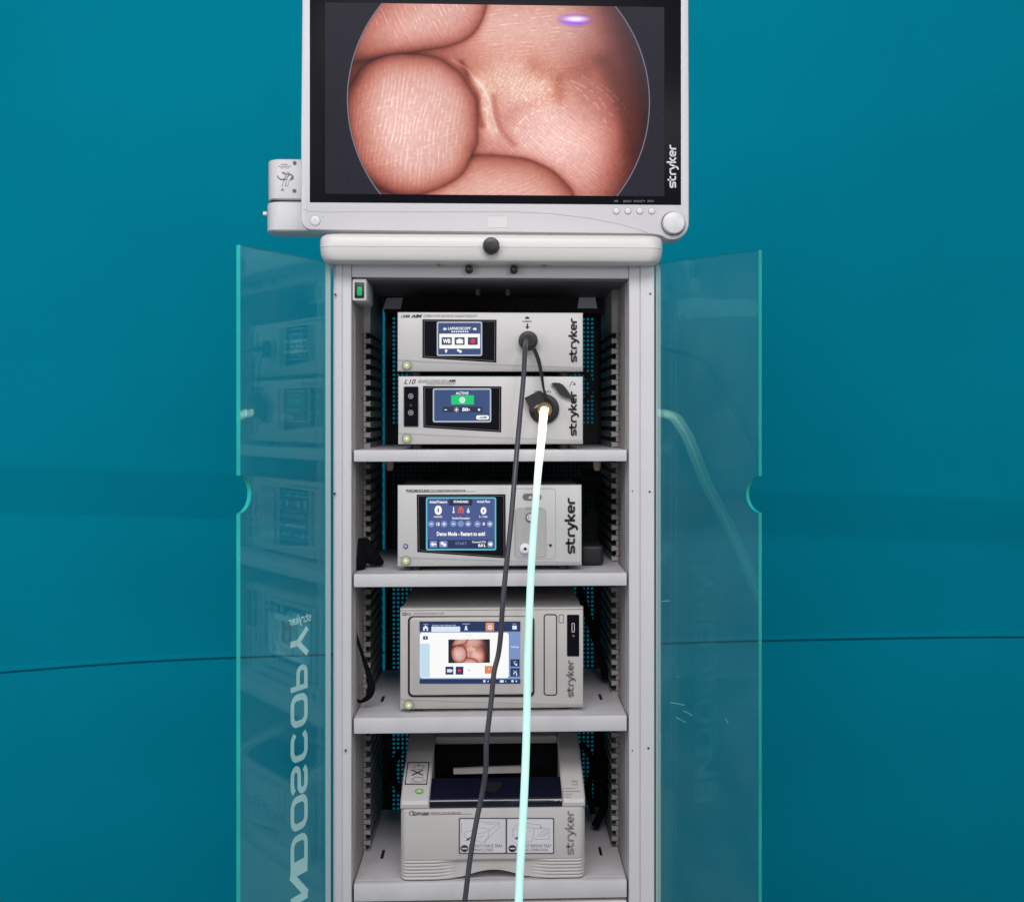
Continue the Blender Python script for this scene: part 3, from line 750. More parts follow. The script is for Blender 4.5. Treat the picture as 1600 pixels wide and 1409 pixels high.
# ------------------------------------------------------------------ monitor
YM = .03
mon = thing('monitor', 'large white flat monitor showing a pink close-up picture, on top of the cart', 'monitor', (X(772, YM), YM+.05, Z(366, YM)))
def monitor():
    o = []
    o += [(472, -14), (480, -22), (1066, -22), (1076, -12)]
    o += [(1077, 200), (1077, 345)]+[(1051+26*math.cos(R(a)), 348+27*math.sin(R(a))) for a in range(10, 131, 15)]
    o += [(1029, 367.5), (1018, 366), (1005, 365.5), (485, 359.5)]+[(487+17*math.cos(R(a)), 342.5+17*math.sin(R(a))) for a in range(100, 181, 20)]+[(470, 200)]
    # bevelled rim: rings at different depth, ring outline scaled about its centre
    ctr = Vector((X(772, YM), 0, Z(165, YM))); pts = [P(a, b, YM) for a, b in o]
    def inset(k, y):
        out = []; n = len(pts)
        for i in range(n):
            a, b, c = pts[i-1], pts[i], pts[(i+1) % n]
            d0 = (b-a).normalized(); d1 = (c-b).normalized(); nn = (Vector((-d0.z, 0, d0.x))+Vector((-d1.z, 0, d1.x))); nn.normalize()
            if nn.dot(ctr-b) < 0: nn = -nn
            q = b+nn*k; out.append((q.x, y, q.z))
        return out
    rings = [inset(.0035, YM), inset(.001, YM+.0012), inset(0, YM+.004), inset(0, YM+.045), inset(.02, YM+.06)]
    n = len(pts); g = G(); vs = [p for r_ in rings for p in r_]; fs = []
    for k in range(len(rings)-1):
        for i in range(n):
            j = (i+1) % n; fs.append((k*n+i, k*n+j, (k+1)*n+j, (k+1)*n+i))
    fs.append(list(range(n))); fs.append([(len(rings)-1)*n+i for i in range(n)][::-1])
    g.add(vs, fs); h = g.build('housing', M['white'], mon, angle=30)
    a = Art(); a.line([(474, 326), (480, 330), (500, 331.5), (800, 331), (860, 334), (920, 341), (975, 352), (1012, 363.5)], .8); a.build('styling_line', M['seamsoft'], YM-.0004, h)
    b = G(); b.rbox(X(484, YM), X(1064, YM), YM-.0012, YM+.004, P(772, 318.5, YM).z, Z(-8, YM), .001, 2)
    bz = b.build('bezel', M['bezel'], mon)
    fr = bandframe(508, 8, 1038, 305, YM-.0018)
    pm_ = emit_attr('monitor_picture', 1.0, .3); pm_.node_tree.nodes['Principled BSDF'].inputs['Specular IOR Level'].default_value = .03
    picture_mesh('screen', 660, 370, fr, pm_, mon)
    logo(1041.5, 226, 1060.5, 294, YM-.0018, M['logo_white'], bz, .24)
    t = Art()
    for s_, x0, x1 in (('PIP', 960, 966), ('BRIGHT', 974, 987), ('SPECIALTY', 990, 1008), ('INPUT', 1012, 1022)): t.text(s_, x0, 313, x1, 316.2, .01)
    t.build('caption', M['inkgrey'], YM-.0018, bz)
    for px in (963, 981, 999.5, 1018):
        G().disc((X(px, YM), P(px, 330, YM).z), .0052, YM-.0028, YM+.002, 22, bev=.0012).build('button', M['white2'], mon)
        G().ring((X(px, YM), P(px, 330, YM).z), .0053, .0062, YM-.0003).build('button_ring', M['seamsoft'], h)
    G().ring((X(492.5, YM), P(492.5, 345, YM).z), .0085, .0093, YM-.0003).build('button_ring', M['seamsoft'], h)
    p_ = G().disc((X(492.5, YM), P(492.5, 345, YM).z), .0082, YM-.0018, YM+.002, 26, bev=.001).build('power_button', M['white2'], mon)
    Art().line([(492.5, 340.5), (492.5, 344)], .7).build('power_mark', M['seamsoft'], YM-.0022, p_)
    G().disc((X(504.5, YM), P(504.5, 338, YM).z), .0015, YM-.001, YM+.001, 10).build('status_led', M['green_led'], mon)
    G().ring((X(1052, YM), P(1052, 349.5, YM).z), .0195, .0212, YM-.0003, seg=40).build('knob_ring', M['seam'], h)
    kx, kz = X(1052, YM), P(1052, 349.5, YM).z
    G().disc((kx, kz), .0193, YM-.013, YM+.002, 48, bev=.004).build('dial', M['white2'], mon)
    Art().rect(762, 338.5, 793, 356).build('sticker', mat('faint_sticker', (.645, .635, .63), .5), YM-.0006, mon)
monitor()

# monitor arm
arm = thing('swivel_arm', 'white jointed monitor arm with a swivel label, left of and behind the monitor', 'monitor arm', (X(455, .12), .14, Z(362, .12)))
def make_arm():
    y0 = .105
    def half(px0, px1, pyt, pyb, y0, depth, r):
        x0, x1 = X(px0, y0), X(px1, y0)
        pts = [(x1, y0, 0), (x0+r, y0, 0)]+[(x0+r-r*math.sin(R(a)), y0+r-r*math.cos(R(a)), 0) for a in range(15, 91, 15)]+[(x0, y0+depth-r, 0)]+[(x0+r-r*math.cos(R(a)), y0+depth-r+r*math.sin(R(a)), 0) for a in range(15, 91, 15)]+[(x1, y0+depth, 0)]
        zt, zb = P(440, pyt, y0).z, P(440, pyb, y0).z
        g = G(); n = len(pts); vs = []; b = .004
        rings = [(zt, .0045), (zt-.0012, .0015), (zt-b, 0), (zb+b*.6, 0), (zb, .0025)]
        cx, cy = (x0+x1)/2, y0+depth/2
        for z, k in rings:
            for p in pts: vs.append((p[0]+(k if p[0] < cx else 0), p[1]+(k if p[1] < cy else -k), z))
        fs = [(k*n+i, k*n+(i+1) % n, (k+1)*n+(i+1) % n, (k+1)*n+i) for k in range(len(rings)-1) for i in range(n)]
        fs += [list(range(n)), [(len(rings)-1)*n+i for i in range(n)]]
        g.add(vs, fs); return g
    up = half(416, 520, 248, 312, y0, .07, .022).build('swivel_head', M['white'], arm)
    half(418.5, 460, 310, 316, y0+.003, .06, .02).build('joint_ring', M['black'], arm)
    lo = half(414, 640, 314.5, 361, y0, .075, .024).build('support_arm', M['white'], arm)
    post = G().rbox(X(560, .12), X(640, .12), .12, .20, zt0-.001, Z(340, .12), .006, 3); post.build('post', M['white'], arm)
    G().rbox(X(505, .1), X(1000, .1), .092, .103, Z(200, .1), Z(60, .1), .004, 2).build('mount_plate', M['metal'], arm)
    for px, py in ((460.5, 255), (460, 298.5)):
        G().disc((X(px, y0), P(px, py, y0).z), .0033, y0-.0012, y0+.001, 16).build('screw', M['seam'], up)
    a = Art(); a.text('WARNING', 439, 256, 449, 258, .01); a.text('SWIVEL MONITOR', 434.5, 259.2, 455, 260.8, .01); a.text('WITH CARE', 438, 261.8, 452, 263.4, .01)
    a.line(arc(443, 275, 9, 6, 185, 60, 10), 1.9); a.line(arc(449, 278, 9, 6, 5, -120, 10), 1.9)
    a.poly([(440, 268.5), (446, 269.5), (442, 273)]); a.poly([(452, 283), (459, 280), (456, 275)])
    a.line([(440, 292), (449, 268)], .7); a.line([(445, 292), (452, 268)], .7); a.line([(438, 282), (456, 272)], .6); a.line([(446, 290), (448, 291.5), (450, 289), (451, 283)], .6)
    a.poly([(438.5, 298), (444, 298), (441.2, 294)])
    a.build('printed_label', M['inkgrey'], y0-.0006, up)
    G().tube([P(411.5, 334, y0+.03), P(417, 334, y0+.03)], .0035, seg=14, sub=1).build('screw', M['silver'], lo)
make_arm()

# ------------------------------------------------------------------ consoles
def face_panel(px0, py0, px1, pyb, cl, cr, y, m, parent, rim=.0035, dip=.0035):
    """moulded front: flat face above a slanting crease, hollow band below it"""
    xm_ = (px0+px1)/2; x0, x1 = X(px0, y), X(px1, y); zt, zb = P(xm_, py0, y).z, P(xm_, pyb, y).z
    n = 28; cols = []
    for i in range(n+1):
        t = i/n; x = x0+(x1-x0)*t
        c = P(xm_, cl+(cr-cl)*(t**.8), y).z; h = max(.001, c-zb)
        prof = [(zt, y+.020), (zt, y+rim), (zt-.0008, y+.001), (zt-.0028, y), (c+.0012, y), (c, y+.0005), (c-min(.0012, h*.2), y+.0016), (c-min(.004, h*.45), y+.0028), (zb+min(.002, h*.2), y+dip*1.3), (zb, y+dip*1.3+.002), (zb, y+.020)]
        e = 0
        if i == 0 or i == n: prof = [(z_, max(yy, y+rim)) for z_, yy in prof]
        cols.append([(x, yy, z_) for z_, yy in prof])
    # extra columns close to the ends to round them
    first = [(x0+.0022, p[1], p[2]) for p in cols[0]]; last = [(x1-.0022, p[1], p[2]) for p in cols[-1]]
    def redo(i_src, x): return [(x, p[1], p[2]) for p in cols[i_src]]
    inner0 = [(x0+.003, p[1], p[2]) for p in cols[1]]; inner1 = [(x1-.003, p[1], p[2]) for p in cols[-2]]
    mid0 = [(x0+.0008, (a[1]+b[1])/2*.5+b[1]*.5 if True else 0, b[2]) for a, b in zip(cols[0], cols[1])]
    mid1 = [(x1-.0008, (a[1]+b[1])/2*.5+b[1]*.5, b[2]) for a, b in zip(cols[-1], cols[-2])]
    allc = [cols[0], mid0, inner0]+cols[1:-1]+[inner1, mid1, cols[-1]]
    k = len(allc[0]); g = G(); vs = [p for c in allc for p in c]; fs = []
    for i in range(len(allc)-1):
        for j in range(k-1): fs.append((i*k+j, (i+1)*k+j, (i+1)*k+j+1, i*k+j+1))
    fs.append(list(range(k))); fs.append([(len(allc)-1)*k+j for j in range(k)][::-1])
    g.add(vs, fs); return g.build('front_panel', m, parent, angle=40)
def case(px0, py0, px1, pyb, y, parent, depth=.32, m=None):
    xm_ = (px0+px1)/2; g = G()
    g.rbox(X(px0+2, y), X(px1-2, y), y+.0185, y+depth, P(xm_, pyb-3, y).z, P(xm_, py0+2, y).z, .002, 2)
    c = g.build('case', m or M['metal'], parent)
    return c
def feet(px0, px1, zf, ztop, y, parent):
    for px in (px0+28, px1-28):
        G().disc((X(px, y), 0), .0, 0, 0) if False else None
        x = X(px, y)
        for yy in (y+.03, y+.27):
            g = G(); g.tube([(x, yy, zf), (x, yy, ztop)], .010, seg=16, sub=1); g.build('foot', M['rubber'], parent)
def led(px, py, y, parent, r=.0066):
    o = G().disc((X(px, y), P(px, py, y).z), r, y-.0022, y+.003, 26, bev=.001).build('power_button', M['led'], parent)
    G().ring((X(px, y), P(px, py, y).z), r, r+.0011, y-.0008, .002).build('button_ring', M['seam'], o)
    G().disc((X(px, y), P(px, py, y).z), r*.33, y-.0026, y-.002, 14).build('glow_mark', M['ledcore'], o)
    return o
def black_window(poly, y, parent):
    o = Art().poly(poly).build('display_window', M['glassblack'], y-.0008, parent)
    a = Art(); a.line(poly, 1.0, True); a.build('window_trim', M['ink'], y-.0006, o)
    c = (sum(p[0] for p in poly)/4, sum(p[1] for p in poly)/4)
    pi = [(p[0]+(2.2 if p[0] < c[0] else -2.2), p[1]+(2.0 if p[1] < c[1] else -2.0)) for p in poly]
    Art().line(pi, .6, True).build('inner_trim', M['inkgrey'], y-.0011, o)
    return o
def disp(px0, py0, px1, py1, y, parent, border, bm_, r=3):
    a = Art(); a.rect(px0, py0, px1, py1, r); o = a.build('display', border, y-.0014, parent)
    b = Art().rect(px0+2.2, py0+2.2, px1-2.2, py1-2.2, max(.5, r-1.5)); b.build('display_background', bm_, y-.0018, o)
    return o
Y1 = .04
# --- camera console
c1 = thing('camera_console', 'top white console with a small screen of three buttons and a black camera plug', 'camera console', (X(766, Y1), Y1+.18, P(766, 581, Y1).z))
case(621, 488, 911, 580, Y1, c1); face_panel(621, 488, 911, 580, 562, 574, Y1, M['dev'], c1)
f1 = c1.children[-1]
w1 = black_window([(660.5, 499.5), (775.5, 500.2), (775, 566), (660.5, 558.7)], Y1, c1)
d1 = disp(682.5, 502.5, 753.5, 556.2, Y1, c1, M['e_silver'], M['e_navy'])
Art().rect(686.5, 521.5, 750, 544.5).build('bright_band', M['e_white'], Y1-.0021, d1)
a = Art(); a.rect(690, 527, 706, 539, 1); a.rect(710.3, 527, 726, 539, 1); a.rect(731, 527, 746.5, 539, 1); a.build('touch_button', M['e_slate'], Y1-.0024, d1)
a = Art(); a.text('LAPAROSCOPY', 700.5, 511, 736, 515.5, .025); a.text('(Standard)', 705, 517, 732, 519.6, .02) if False else a.text('••••••••', 705, 517, 732, 519.5, .01)
a.poly([(692, 514), (695, 511.2), (695, 512.8), (698, 512.8), (698, 515.2), (695, 515.2), (695, 516.8)]); a.poly([(745, 514), (742, 511.2), (742, 512.8), (739, 512.8), (739, 515.2), (742, 515.2), (742, 516.8)])
a.text('WB', 692, 529.5, 704, 536.5, .05); a.rect(713, 530.5, 723.5, 536.8, 1); a.rect(716, 529.2, 720.5, 531)
a.circ(697, 548, 2); a.rect(696.3, 549, 697.7, 551.5); a.circ(716, 547.5, 2); a.circ(719.5, 549.3, 2.2); a.build('screen_text', M['e_white'], Y1-.0027, d1)
Art().circ(738.8, 533, 3.6).build('record_dot', M['e_red'], Y1-.0028, d1)
logo(888, 496.5, 905, 566, Y1-.0008, M['ink'], f1)
a = Art(); a.text('1588', 626.5, 491.8, 640.5, 496.3, .015, .3); a.text('AIM', 642, 491.5, 659.5, 496.3, .05, .3); a.build('model_name', M['ink'], Y1-.0008, f1)
a = Art(); a.text('CAMERA WITH ADVANCED IMAGING MODALITY', 662, 491.8, 746.5, 495.6, 0, .25); a.build('caption', M['inkgrey'], Y1-.0008, f1)
a = Art(); a.poly(arc(823.8, 498, 3.5, 3.5, 180, 360, 8)); a.text('CAMERA', 816.5, 500.8, 831, 503.2, .01); a.rect(823, 505.5, 825.2, 510.5); a.poly([(820.8, 510), (827.4, 510), (824.1, 514.5)]); a.build('camera_mark', M['ink'], Y1-.0008, f1)
led(635.5, 570.5, Y1, c1)
# --- light source
c2 = thing('light_source', 'white light source console below the camera console, with a green lit start button on screen', 'light source', (X(766, Y1), Y1+.18, zs1))
case(622, 588, 911, 694, Y1, c2); face_panel(622, 588, 911, 694, 676, 688, Y1, M['dev'], c2); f2 = c2.children[-1]
feet(622, 911, zs1, P(766, 692, Y1).z, Y1, c2)
# rubber feet between the two stacked consoles belong to the upper one
feet(621, 911, P(766, 589.5, Y1).z, P(766, 578, Y1).z, Y1, c1)
w2 = black_window([(661.3, 603.5), (783, 604.2), (782.5, 674.8), (661.8, 667.4)], Y1, c2)
d2 = disp(676.3, 606.8, 767.5, 659.8, Y1, c2, M['e_silver'], M['e_navy'])
Art().rect(705, 617.5, 740.5, 632).build('start_button', M['e_green'], Y1-.0022, d2)
Art().rect(692, 635.5, 753.5, 644, 1).build('brightness_bar', M['e_dark'], Y1-.0022, d2)
a = Art(); a.text('ACTIVE', 712, 612.3, 732, 616.6, .03); a.circ(722.3, 625, 4.6); a.text('50', 722, 637, 731.5, 642.5, .05); a.text('%', 731.8, 638.5, 734.3, 642, .02); a.circ(713.3, 640, 1.7)
for k in range(8): a.line([(713.3+2.5*math.cos(k*.785), 640+2.5*math.sin(k*.785)), (713.3+4*math.cos(k*.785), 640+4*math.sin(k*.785))], .7)
a.rect(694.5, 639.6, 698.5, 640.9); a.rect(746.5, 639.4, 750.5, 640.8); a.rect(747.8, 638.1, 749.2, 642.1); a.rect(744, 648.8, 764, 655.5, 3); a.build('screen_text', M['e_white'], Y1-.0026, d2)
a = Art(); a.line(arc(722.3, 625, 2.4, 2.4, -60, 240, 12), .9); a.line([(722.3, 621.8), (722.3, 625)], .9); a.build('power_symbol', M['e_green'], Y1-.003, d2)
Art().text('AIM', 748, 650.3, 761, 654.2, .01, .3).build('mode_text', M['e_navy2'], Y1-.003, d2)
a = Art(); a.rect(631, 604, 653.7, 666.7, 2); jp = a.build('socket_panel', M['bezel'], Y1-.0008, c2)
Art().frame(631, 604, 653.7, 666.7, 2, 1.0).build('panel_trim', M['inkgrey'], Y1-.0012, jp)
for py in (619, 644.8):
    s_ = G(); s_.ring((X(642, Y1), P(642, py, Y1).z), .0036, .0046, Y1-.004, .003); s_.ring((X(642, Y1), P(642, py, Y1).z), .0010, .0022, Y1-.003, .002); s_.build('jack', M['jack'], jp)
Art().poly([(639.5, 634.5), (642, 630.5), (644.5, 634.5)]).build('socket_mark', M['red'], Y1-.0014, jp)
logo(888, 611, 904.5, 681, Y1-.0008, M['ink'], f2)
a = Art(); a.text('L10', 631.5, 592.5, 649.5, 600, .005, .35); a.text('AIM', 700, 593, 712.5, 596.4, .05, .3); a.line([(653, 597.4), (712, 597.4)], .5)
a.line([(890, 604), (893, 597), (896, 596)], .8); a.line([(894, 601), (899, 600)], .6); a.text('®', 896, 598, 900, 602, 0); a.build('model_name', M['ink'], Y1-.0008, f2)
a = Art(); a.text('LED LIGHT SOURCE WITH', 653, 593.2, 699, 596.2, 0, .25); a.text('ADVANCED IMAGING MODALITY', 666, 598.6, 711.5, 601.2, 0, .25); a.text('LIGHT CABLE', 835, 610, 861, 613, .005); a.build('caption', M['inkgrey'], Y1-.0008, f2)
led(635.5, 685, Y1, c2)
def light_port():
    cx, cz = X(850, Y1), P(850, 639, Y1).z
    g = G(); g.disc((cx, cz), .0262, Y1-.008, Y1+.002, 40, bev=.003); p = g.build('light_port', M['rubber'], c2)
    g = G(); g.ring((cx, cz), .014, .019, Y1-.016, .010, 32); g.build('port_collar', M['black'], p)
    sc_ = G().disc((X(862, Y1), P(862, 644, Y1).z), .002, Y1-.0088, Y1-.007, 12).build('port_screw', M['silver'], p)
    # square shutter cap, tilted
    q = [(819, 622), (842, 610.5), (850, 615), (858, 634), (846, 648), (830, 643)]
    g = G(); g.prism([P(a, b, Y1) for a, b in q], (0, -.018, 0), (0, -.0085, 0)); 
    g.build('shutter_cap', M['rubber'], p, smooth=False)
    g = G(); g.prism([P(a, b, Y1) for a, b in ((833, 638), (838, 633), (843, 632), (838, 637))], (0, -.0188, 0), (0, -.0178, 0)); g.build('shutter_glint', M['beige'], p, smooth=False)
    # leaf shaped flap
    L = [(861, 599.5), (866, 597.8), (874, 598.5), (880, 602), (886, 609.5), (891, 617), (898, 622), (892, 623), (885, 621.5), (876, 617), (870, 610), (867, 604)]
    g = G(); g.prism([P(a, b, Y1) for a, b in L], (0, -.009, 0), (0, -.003, 0)); g.build('port_flap', M['rubber'], c2, smooth=False)
    t = G(); t.tube([P(834, 545, Y1-.02), P(841, 562, Y1-.022), P(846, 585, Y1-.022), P(850, 610, Y1-.022), P(856, 626, Y1-.022), P(864, 642, Y1-.014)], [.0050, .0048, .0038, .0026, .0036, .006], seg=10, flat=.45)
    t.build('tether', M['rubber'], c2)
light_port()
# --- insufflator
Y3 = .035
c3 = thing('insufflator', 'grey-white insufflator console on the second shelf, its blue screen showing two large zeros', 'insufflator', (X(765, Y3), Y3+.18, zs2))
case(621, 758, 909, 885, Y3, c3); face_panel(621, 758, 909, 884.5, 869, 879, Y3, M['dev'], c3); f3 = c3.children[-1]
feet(621, 909, zs2, P(765, 883, Y3).z, Y3, c3)
black_window([(651.6, 773), (789.3, 772.5), (789.8, 871.4), (652.6, 861.7)], Y3, c3)
d3 = disp(665.6, 776.7, 775.3, 859.6, Y3, c3, M['e_cyan'], M['e_violet'], 3)
Art().rect(701, 779.5, 738, 789.5).build('dark_tab', M['e_dark'], Y3-.0022, d3)
Art().rect(669, 843.5, 772, 856.5).build('lower_bar', M['e_navy2'], Y3-.0022, d3)
a = Art()
for px in (674, 694, 746, 765.5): a.circ(px, 818.5, 5)
for px in (708.5, 720, 731.5): a.circ(px, 818, 5)
a.rect(671.5, 845, 683, 855, 1.5); a.rect(686.5, 845, 699, 855, 1.5); a.rect(762, 845, 770.5, 855, 1.5); a.build('round_button', M['e_btn'], Y3-.0025, d3)
a = Art(); a.text('0', 679, 789.5, 690.5, 804.3, .06); a.text('0', 751, 792, 760, 803.5, .06); a.text('Actual Pressure', 671, 781.8, 698.5, 786, .03); a.text('Actual Flow', 745, 781.6, 766, 785.3, .03); a.text('STANDARD', 708.5, 781.8, 732, 785.6, .035)
a.text('mmHg', 678, 805.5, 691, 809.5, .02); a.text('L / min', 749, 805, 761.5, 808.5, .02); a.text('Smoke Evacuation', 706.5, 807.5, 734, 811, .02); a.text('Demo Mode - Restart to exit!', 682.5, 830.5, 758, 837, .035)
a.text('15', 682, 816, 687, 821.5, .05); a.text('3', 754, 816, 757.5, 820.5, .05); a.text('Consumed CO2', 737.5, 844.8, 759, 848, .02); a.text('0.0 L', 747, 849.5, 759, 854.2, .05)
for px in (674, 746, 708.5): a.rect(px-2.2, 817.8, px+2.2, 819)
for px in (694, 765.5, 731.5): a.rect(px-2.4, 817.9, px+2.4, 819.1); a.rect(px-.6, 816.1, px+.6, 820.9)
a.poly([(672.8, 850), (677, 846.5), (677, 848.8), (681.5, 848.8), (681.5, 851.2), (677, 851.2), (677, 853.5)]); a.circ(691, 848.6, 2.4); a.circ(694.8, 851, 2.3); a.circ(766.3, 850, 2.6); a.circ(766.3, 850, 4.2, 1)
a.rect(708, 792, 709.4, 799); a.circ(708.7, 800, 1.6); a.build('screen_text', M['e_white'], Y3-.0028, d3)
a = Art(); a.line([(716.8, 802), (716.8, 796)]+arc(720, 796, 3.2, 3.2, 180, 360, 8)+[(723.2, 802)], 1.6); a.line([(720, 796), (720, 801.5)], 1.3); a.poly([(716, 796), (720, 791.5), (724, 796)]); a.build('heater_icon', M['e_redicon'], Y3-.0028, d3)
a = Art(); a.circ(731.6, 799, 2.5); a.poly([(729.6, 797.8), (731.6, 792.5), (733.6, 797.8)]); a.build('drop_icon', M['e_ice'], Y3-.0028, d3)
Art().text('START', 711.5, 846.8, 729.5, 851, 0).build('dim_text', M['e_dim'], Y3-.0028, d3)
def gas_side():
    o = Art().frame(804, 763, 868, 873, 6, .8).build('styling_line', M['seamsoft'], Y3-.0006, f3)
    g = G(); a = Art().rect(805.5, 794, 852.7, 870, 6); rp = a.build('gas_recess', mat('recess_plastic', (.47, .455, .45), .45), Y3-.0007, c3)
    Art().frame(805.5, 794, 852.7, 870, 6, 1.0).build('recess_edge', M['seamsoft'], Y3-.001, rp)
    Art().line([(822, 793.5), (845, 793.5)], 2.2).build('latch', mat('latch_plastic', (.40, .38, .30), .4), Y3-.0016, rp)
    e = Art().rect(816.5, 771, 846, 781.5, 5.2).build('eject_button', M['inkgrey'], Y3-.0010, c3)
    Art().poly([(825, 779), (832, 779), (828.5, 773.8)]).build('eject_mark', M['sticker'], Y3-.0014, e)
    cx, cz = X(828.5, Y3), P(828.5, 808, Y3).z
    k = G().disc((cx, cz), .0074, Y3-.003, Y3, 26, bev=.0008).build('round_socket', M['sticker'], rp)
    G().ring((cx, cz), .0064, .0078, Y3-.0034, .002).build('socket_ring', M['ink'], k)
    h = G()
    for dx, dz in ((-.0024, .0028), (.0024, .0028), (-.0034, -.0012), (.0034, -.0012)): h.disc((cx+dx, cz+dz), .0012, Y3-.0034, Y3-.002, 10, rx=.0007)
    h.build('socket_hole', M['ink'], k)
    cx, cz = X(820.5, Y3), P(820.5, 857, Y3).z
    k = G(); k.disc((cx, cz), .0093, Y3-.004, Y3, 30, bev=.0015); k.ring((cx, cz), .003, .0055, Y3-.009, .006); k = k.build('gas_port', M['silver'], rp)
    G().disc((cx, cz), .0024, Y3-.0046, Y3-.004, 14).build('port_hole', M['ink'], k)
    G().disc((X(833, Y3), P(833, 832, Y3).z), .006, Y3-.003, Y3, 20, bev=.001).build('round_socket', M['silver'], rp)
    a = Art(); a.circ(858.9, 851.2, 1.3); a.circ(861.3, 851.2, 1.3); a.poly([(857.6, 851.7), (862.6, 851.7), (860.1, 855)]); a.build('heart_mark', M['ink'], Y3-.0008, f3)
gas_side()
logo(882, 777, 903, 865, Y3-.0008, M['ink'], f3, .27)
a = Art(); a.text('PNEUMOCLEAR', 634, 764.5, 671, 768.2, .012, .3); a.text('CO2 CONDITIONING INSUFFLATOR', 673, 764.8, 727, 767.8, .004, .25); a.line([(636, 769), (742, 767.6)], .4); a.build('model_name', M['ink'], Y3-.0008, f3)
bm_ = Art().circ(633.6, 853.4, 4.1).build('round_mark', M['blue'], Y3-.0008, f3)
a = Art(); a.line([(631.5, 855.5), (631.5, 851.5), (633, 851.5)], .9); a.poly([(633.3, 851.3), (636.3, 853.4), (633.3, 855.4)]); a.build('round_mark_symbol', M['sticker'], Y3-.0012, bm_)
led(634.2, 875.5, Y3, c3)
# --- recorder
Y4 = .035
c4 = thing('video_recorder', 'beige recorder console on the third shelf with a wide bright touch screen and disc slot', 'recorder', (X(768, Y4), Y4+.18, zs3))
case(625, 948, 911, 1108, Y4, c4, m=M['dev2']); face_panel(625, 949.5, 911.5, 1107.5, 1090, 1102, Y4, M['dev2'], c4); f4 = c4.children[-1]
feet(625, 911, zs3, P(768, 1105, Y4).z, Y4, c4)
Art().line([(626, 953.5), (911, 951.5)], .8).build('panel_seam', M['seam'], Y4-.0005, f4)
Art().rect(637.3, 962, 835, 1088.6, 8).build('screen_recess', M['ink'], Y4-.0012, c4)
def rpad(px0, py0, px1, py1, rpx, y0, y1, b):
    x0, x1 = X(px0, y0), X(px1, y0); pm = (px0+px1)/2; zt_, zb_ = P(pm, py0, y0).z, P(pm, py1, y0).z; r0 = rpx*.00108
    vs = []; n = 32
    for yy_, k in ((y1, 0), (y0+b, 0), (y0+b*.35, b*.3), (y0, b), ):
        for cx, cz, a0 in ((x1-r0, zb_+r0, -90), (x1-r0, zt_-r0, 0), (x0+r0, zt_-r0, 90), (x0+r0, zb_+r0, 180)):
            for i in range(8):
                a_ = R(a0+90*i/7); vs.append((cx+(r0-k)*math.cos(a_), yy_, cz+(r0-k)*math.sin(a_)))
    fs = [(q*n+i, q*n+(i+1) % n, (q+1)*n+(i+1) % n, (q+1)*n+i) for q in range(3) for i in range(n)]+[[3*n+i for i in range(n)]]
    return G().add(vs, fs)
tb = rpad(640, 964.3, 832.6, 1085.6, 6.5, Y4-.007, Y4, .003).build('screen_frame', M['dev2'], c4)
yy = Y4-.0075
d4 = Art().rect(655.5, 970.5, 813, 1067.5).build('display', M['e_mid'], yy, c4)
a = Art(); a.rect(655.5, 970.5, 813, 986.3); a.rect(655.5, 1060.5, 813, 1067.5); a.rect(797.5, 1029.5, 811.8, 1041); a.rect(797.5, 1043.5, 811.8, 1056.5); a.rect(661, 993.5, 668.5, 999, 1); a.rect(696, 1041, 708.5, 1053.5); a.rect(712, 1041, 724, 1053.5)
a.build('dark_bar', M['e_navy2'], yy-.0009, d4)
Art().rect(656, 988, 795, 1059, 4).build('bright_page', M['e_white'], yy-.0004, d4)
Art().rect(656.5, 1005, 671.5, 1058, 1).build('side_list', M['e_ice'], yy-.0007, d4)
Art().rect(797.5, 1013, 811.8, 1027).build('settings_tile', M['e_btn'], yy-.0007, d4)
a = Art(); a.rect(758.8, 972.5, 772, 985.5, 1); a.build('orange_tile', M['e_orange'], yy-.0012, d4); a = Art(); a.rect(757.5, 1040, 770.5, 1052); a.build('orange_tile', M['e_orange'], yy-.0012, d4)
a = Art(); a.rect(674, 978.5, 719, 987, 1.2); a.poly([(661, 980), (665, 976.5), (669, 980), (669, 985), (666.4, 985), (666.4, 981.8), (663.8, 981.8), (663.8, 985), (661, 985)]); a.text('Home', 662, 974.2, 669, 975.8, .01); a.text('Generic User (Patient ID)', 675, 975.6, 712, 977.8, .02)
a.circ(728.2, 979, 1.7); a.poly([(725.3, 984), (727, 980), (729.4, 980), (731.2, 984)]); a.text('Add Patient', 722.5, 973.6, 734, 975.3, .01); a.text('Capture', 761, 973.6, 770, 975, .01); a.text('Review', 780, 973.6, 788, 975, .01); a.circ(783.5, 980.3, 2.8)
a.rect(800.5, 977, 807.5, 983, .8); a.text('Save', 801, 973.6, 806.5, 975.2, .01); a.text('Settings', 798.5, 1008.8, 810.5, 1012, .03); a.text('View', 802, 1032, 807, 1033.8, .01); a.line([(803, 1035), (805.5, 1038), (807.3, 1039), (807.3, 1036)], 1.4); a.text('Control', 801.5, 1046.8, 808, 1048.6, .01); a.line(arc(805, 1052.3, 2.4, 2.4, 150, 360, 8)+[(807, 1055.5)], 1.4)
a.rect(698.5, 1045, 706, 1050, .8); a.circ(707, 1047.3, 1); a.text('1', 664.2, 994.8, 665.6, 997.8, .03); a.rect(755, 1062, 758.5, 1065.6); a.poly([(761, 1065), (763.5, 1062), (763.5, 1065)]); a.rect(768, 1062, 770.5, 1065.4); a.rect(781, 1062, 787, 1065.8, .7); a.rect(789.5, 1063, 790.8, 1064.8); a.rect(799, 1062, 802.5, 1065.4); a.circ(806.8, 1063.8, 1.3)
a.circ(764, 1044.8, 1); a.circ(765.6, 979.8, 3.6); a.build('screen_text', M['e_pale'], yy-.0016, d4)
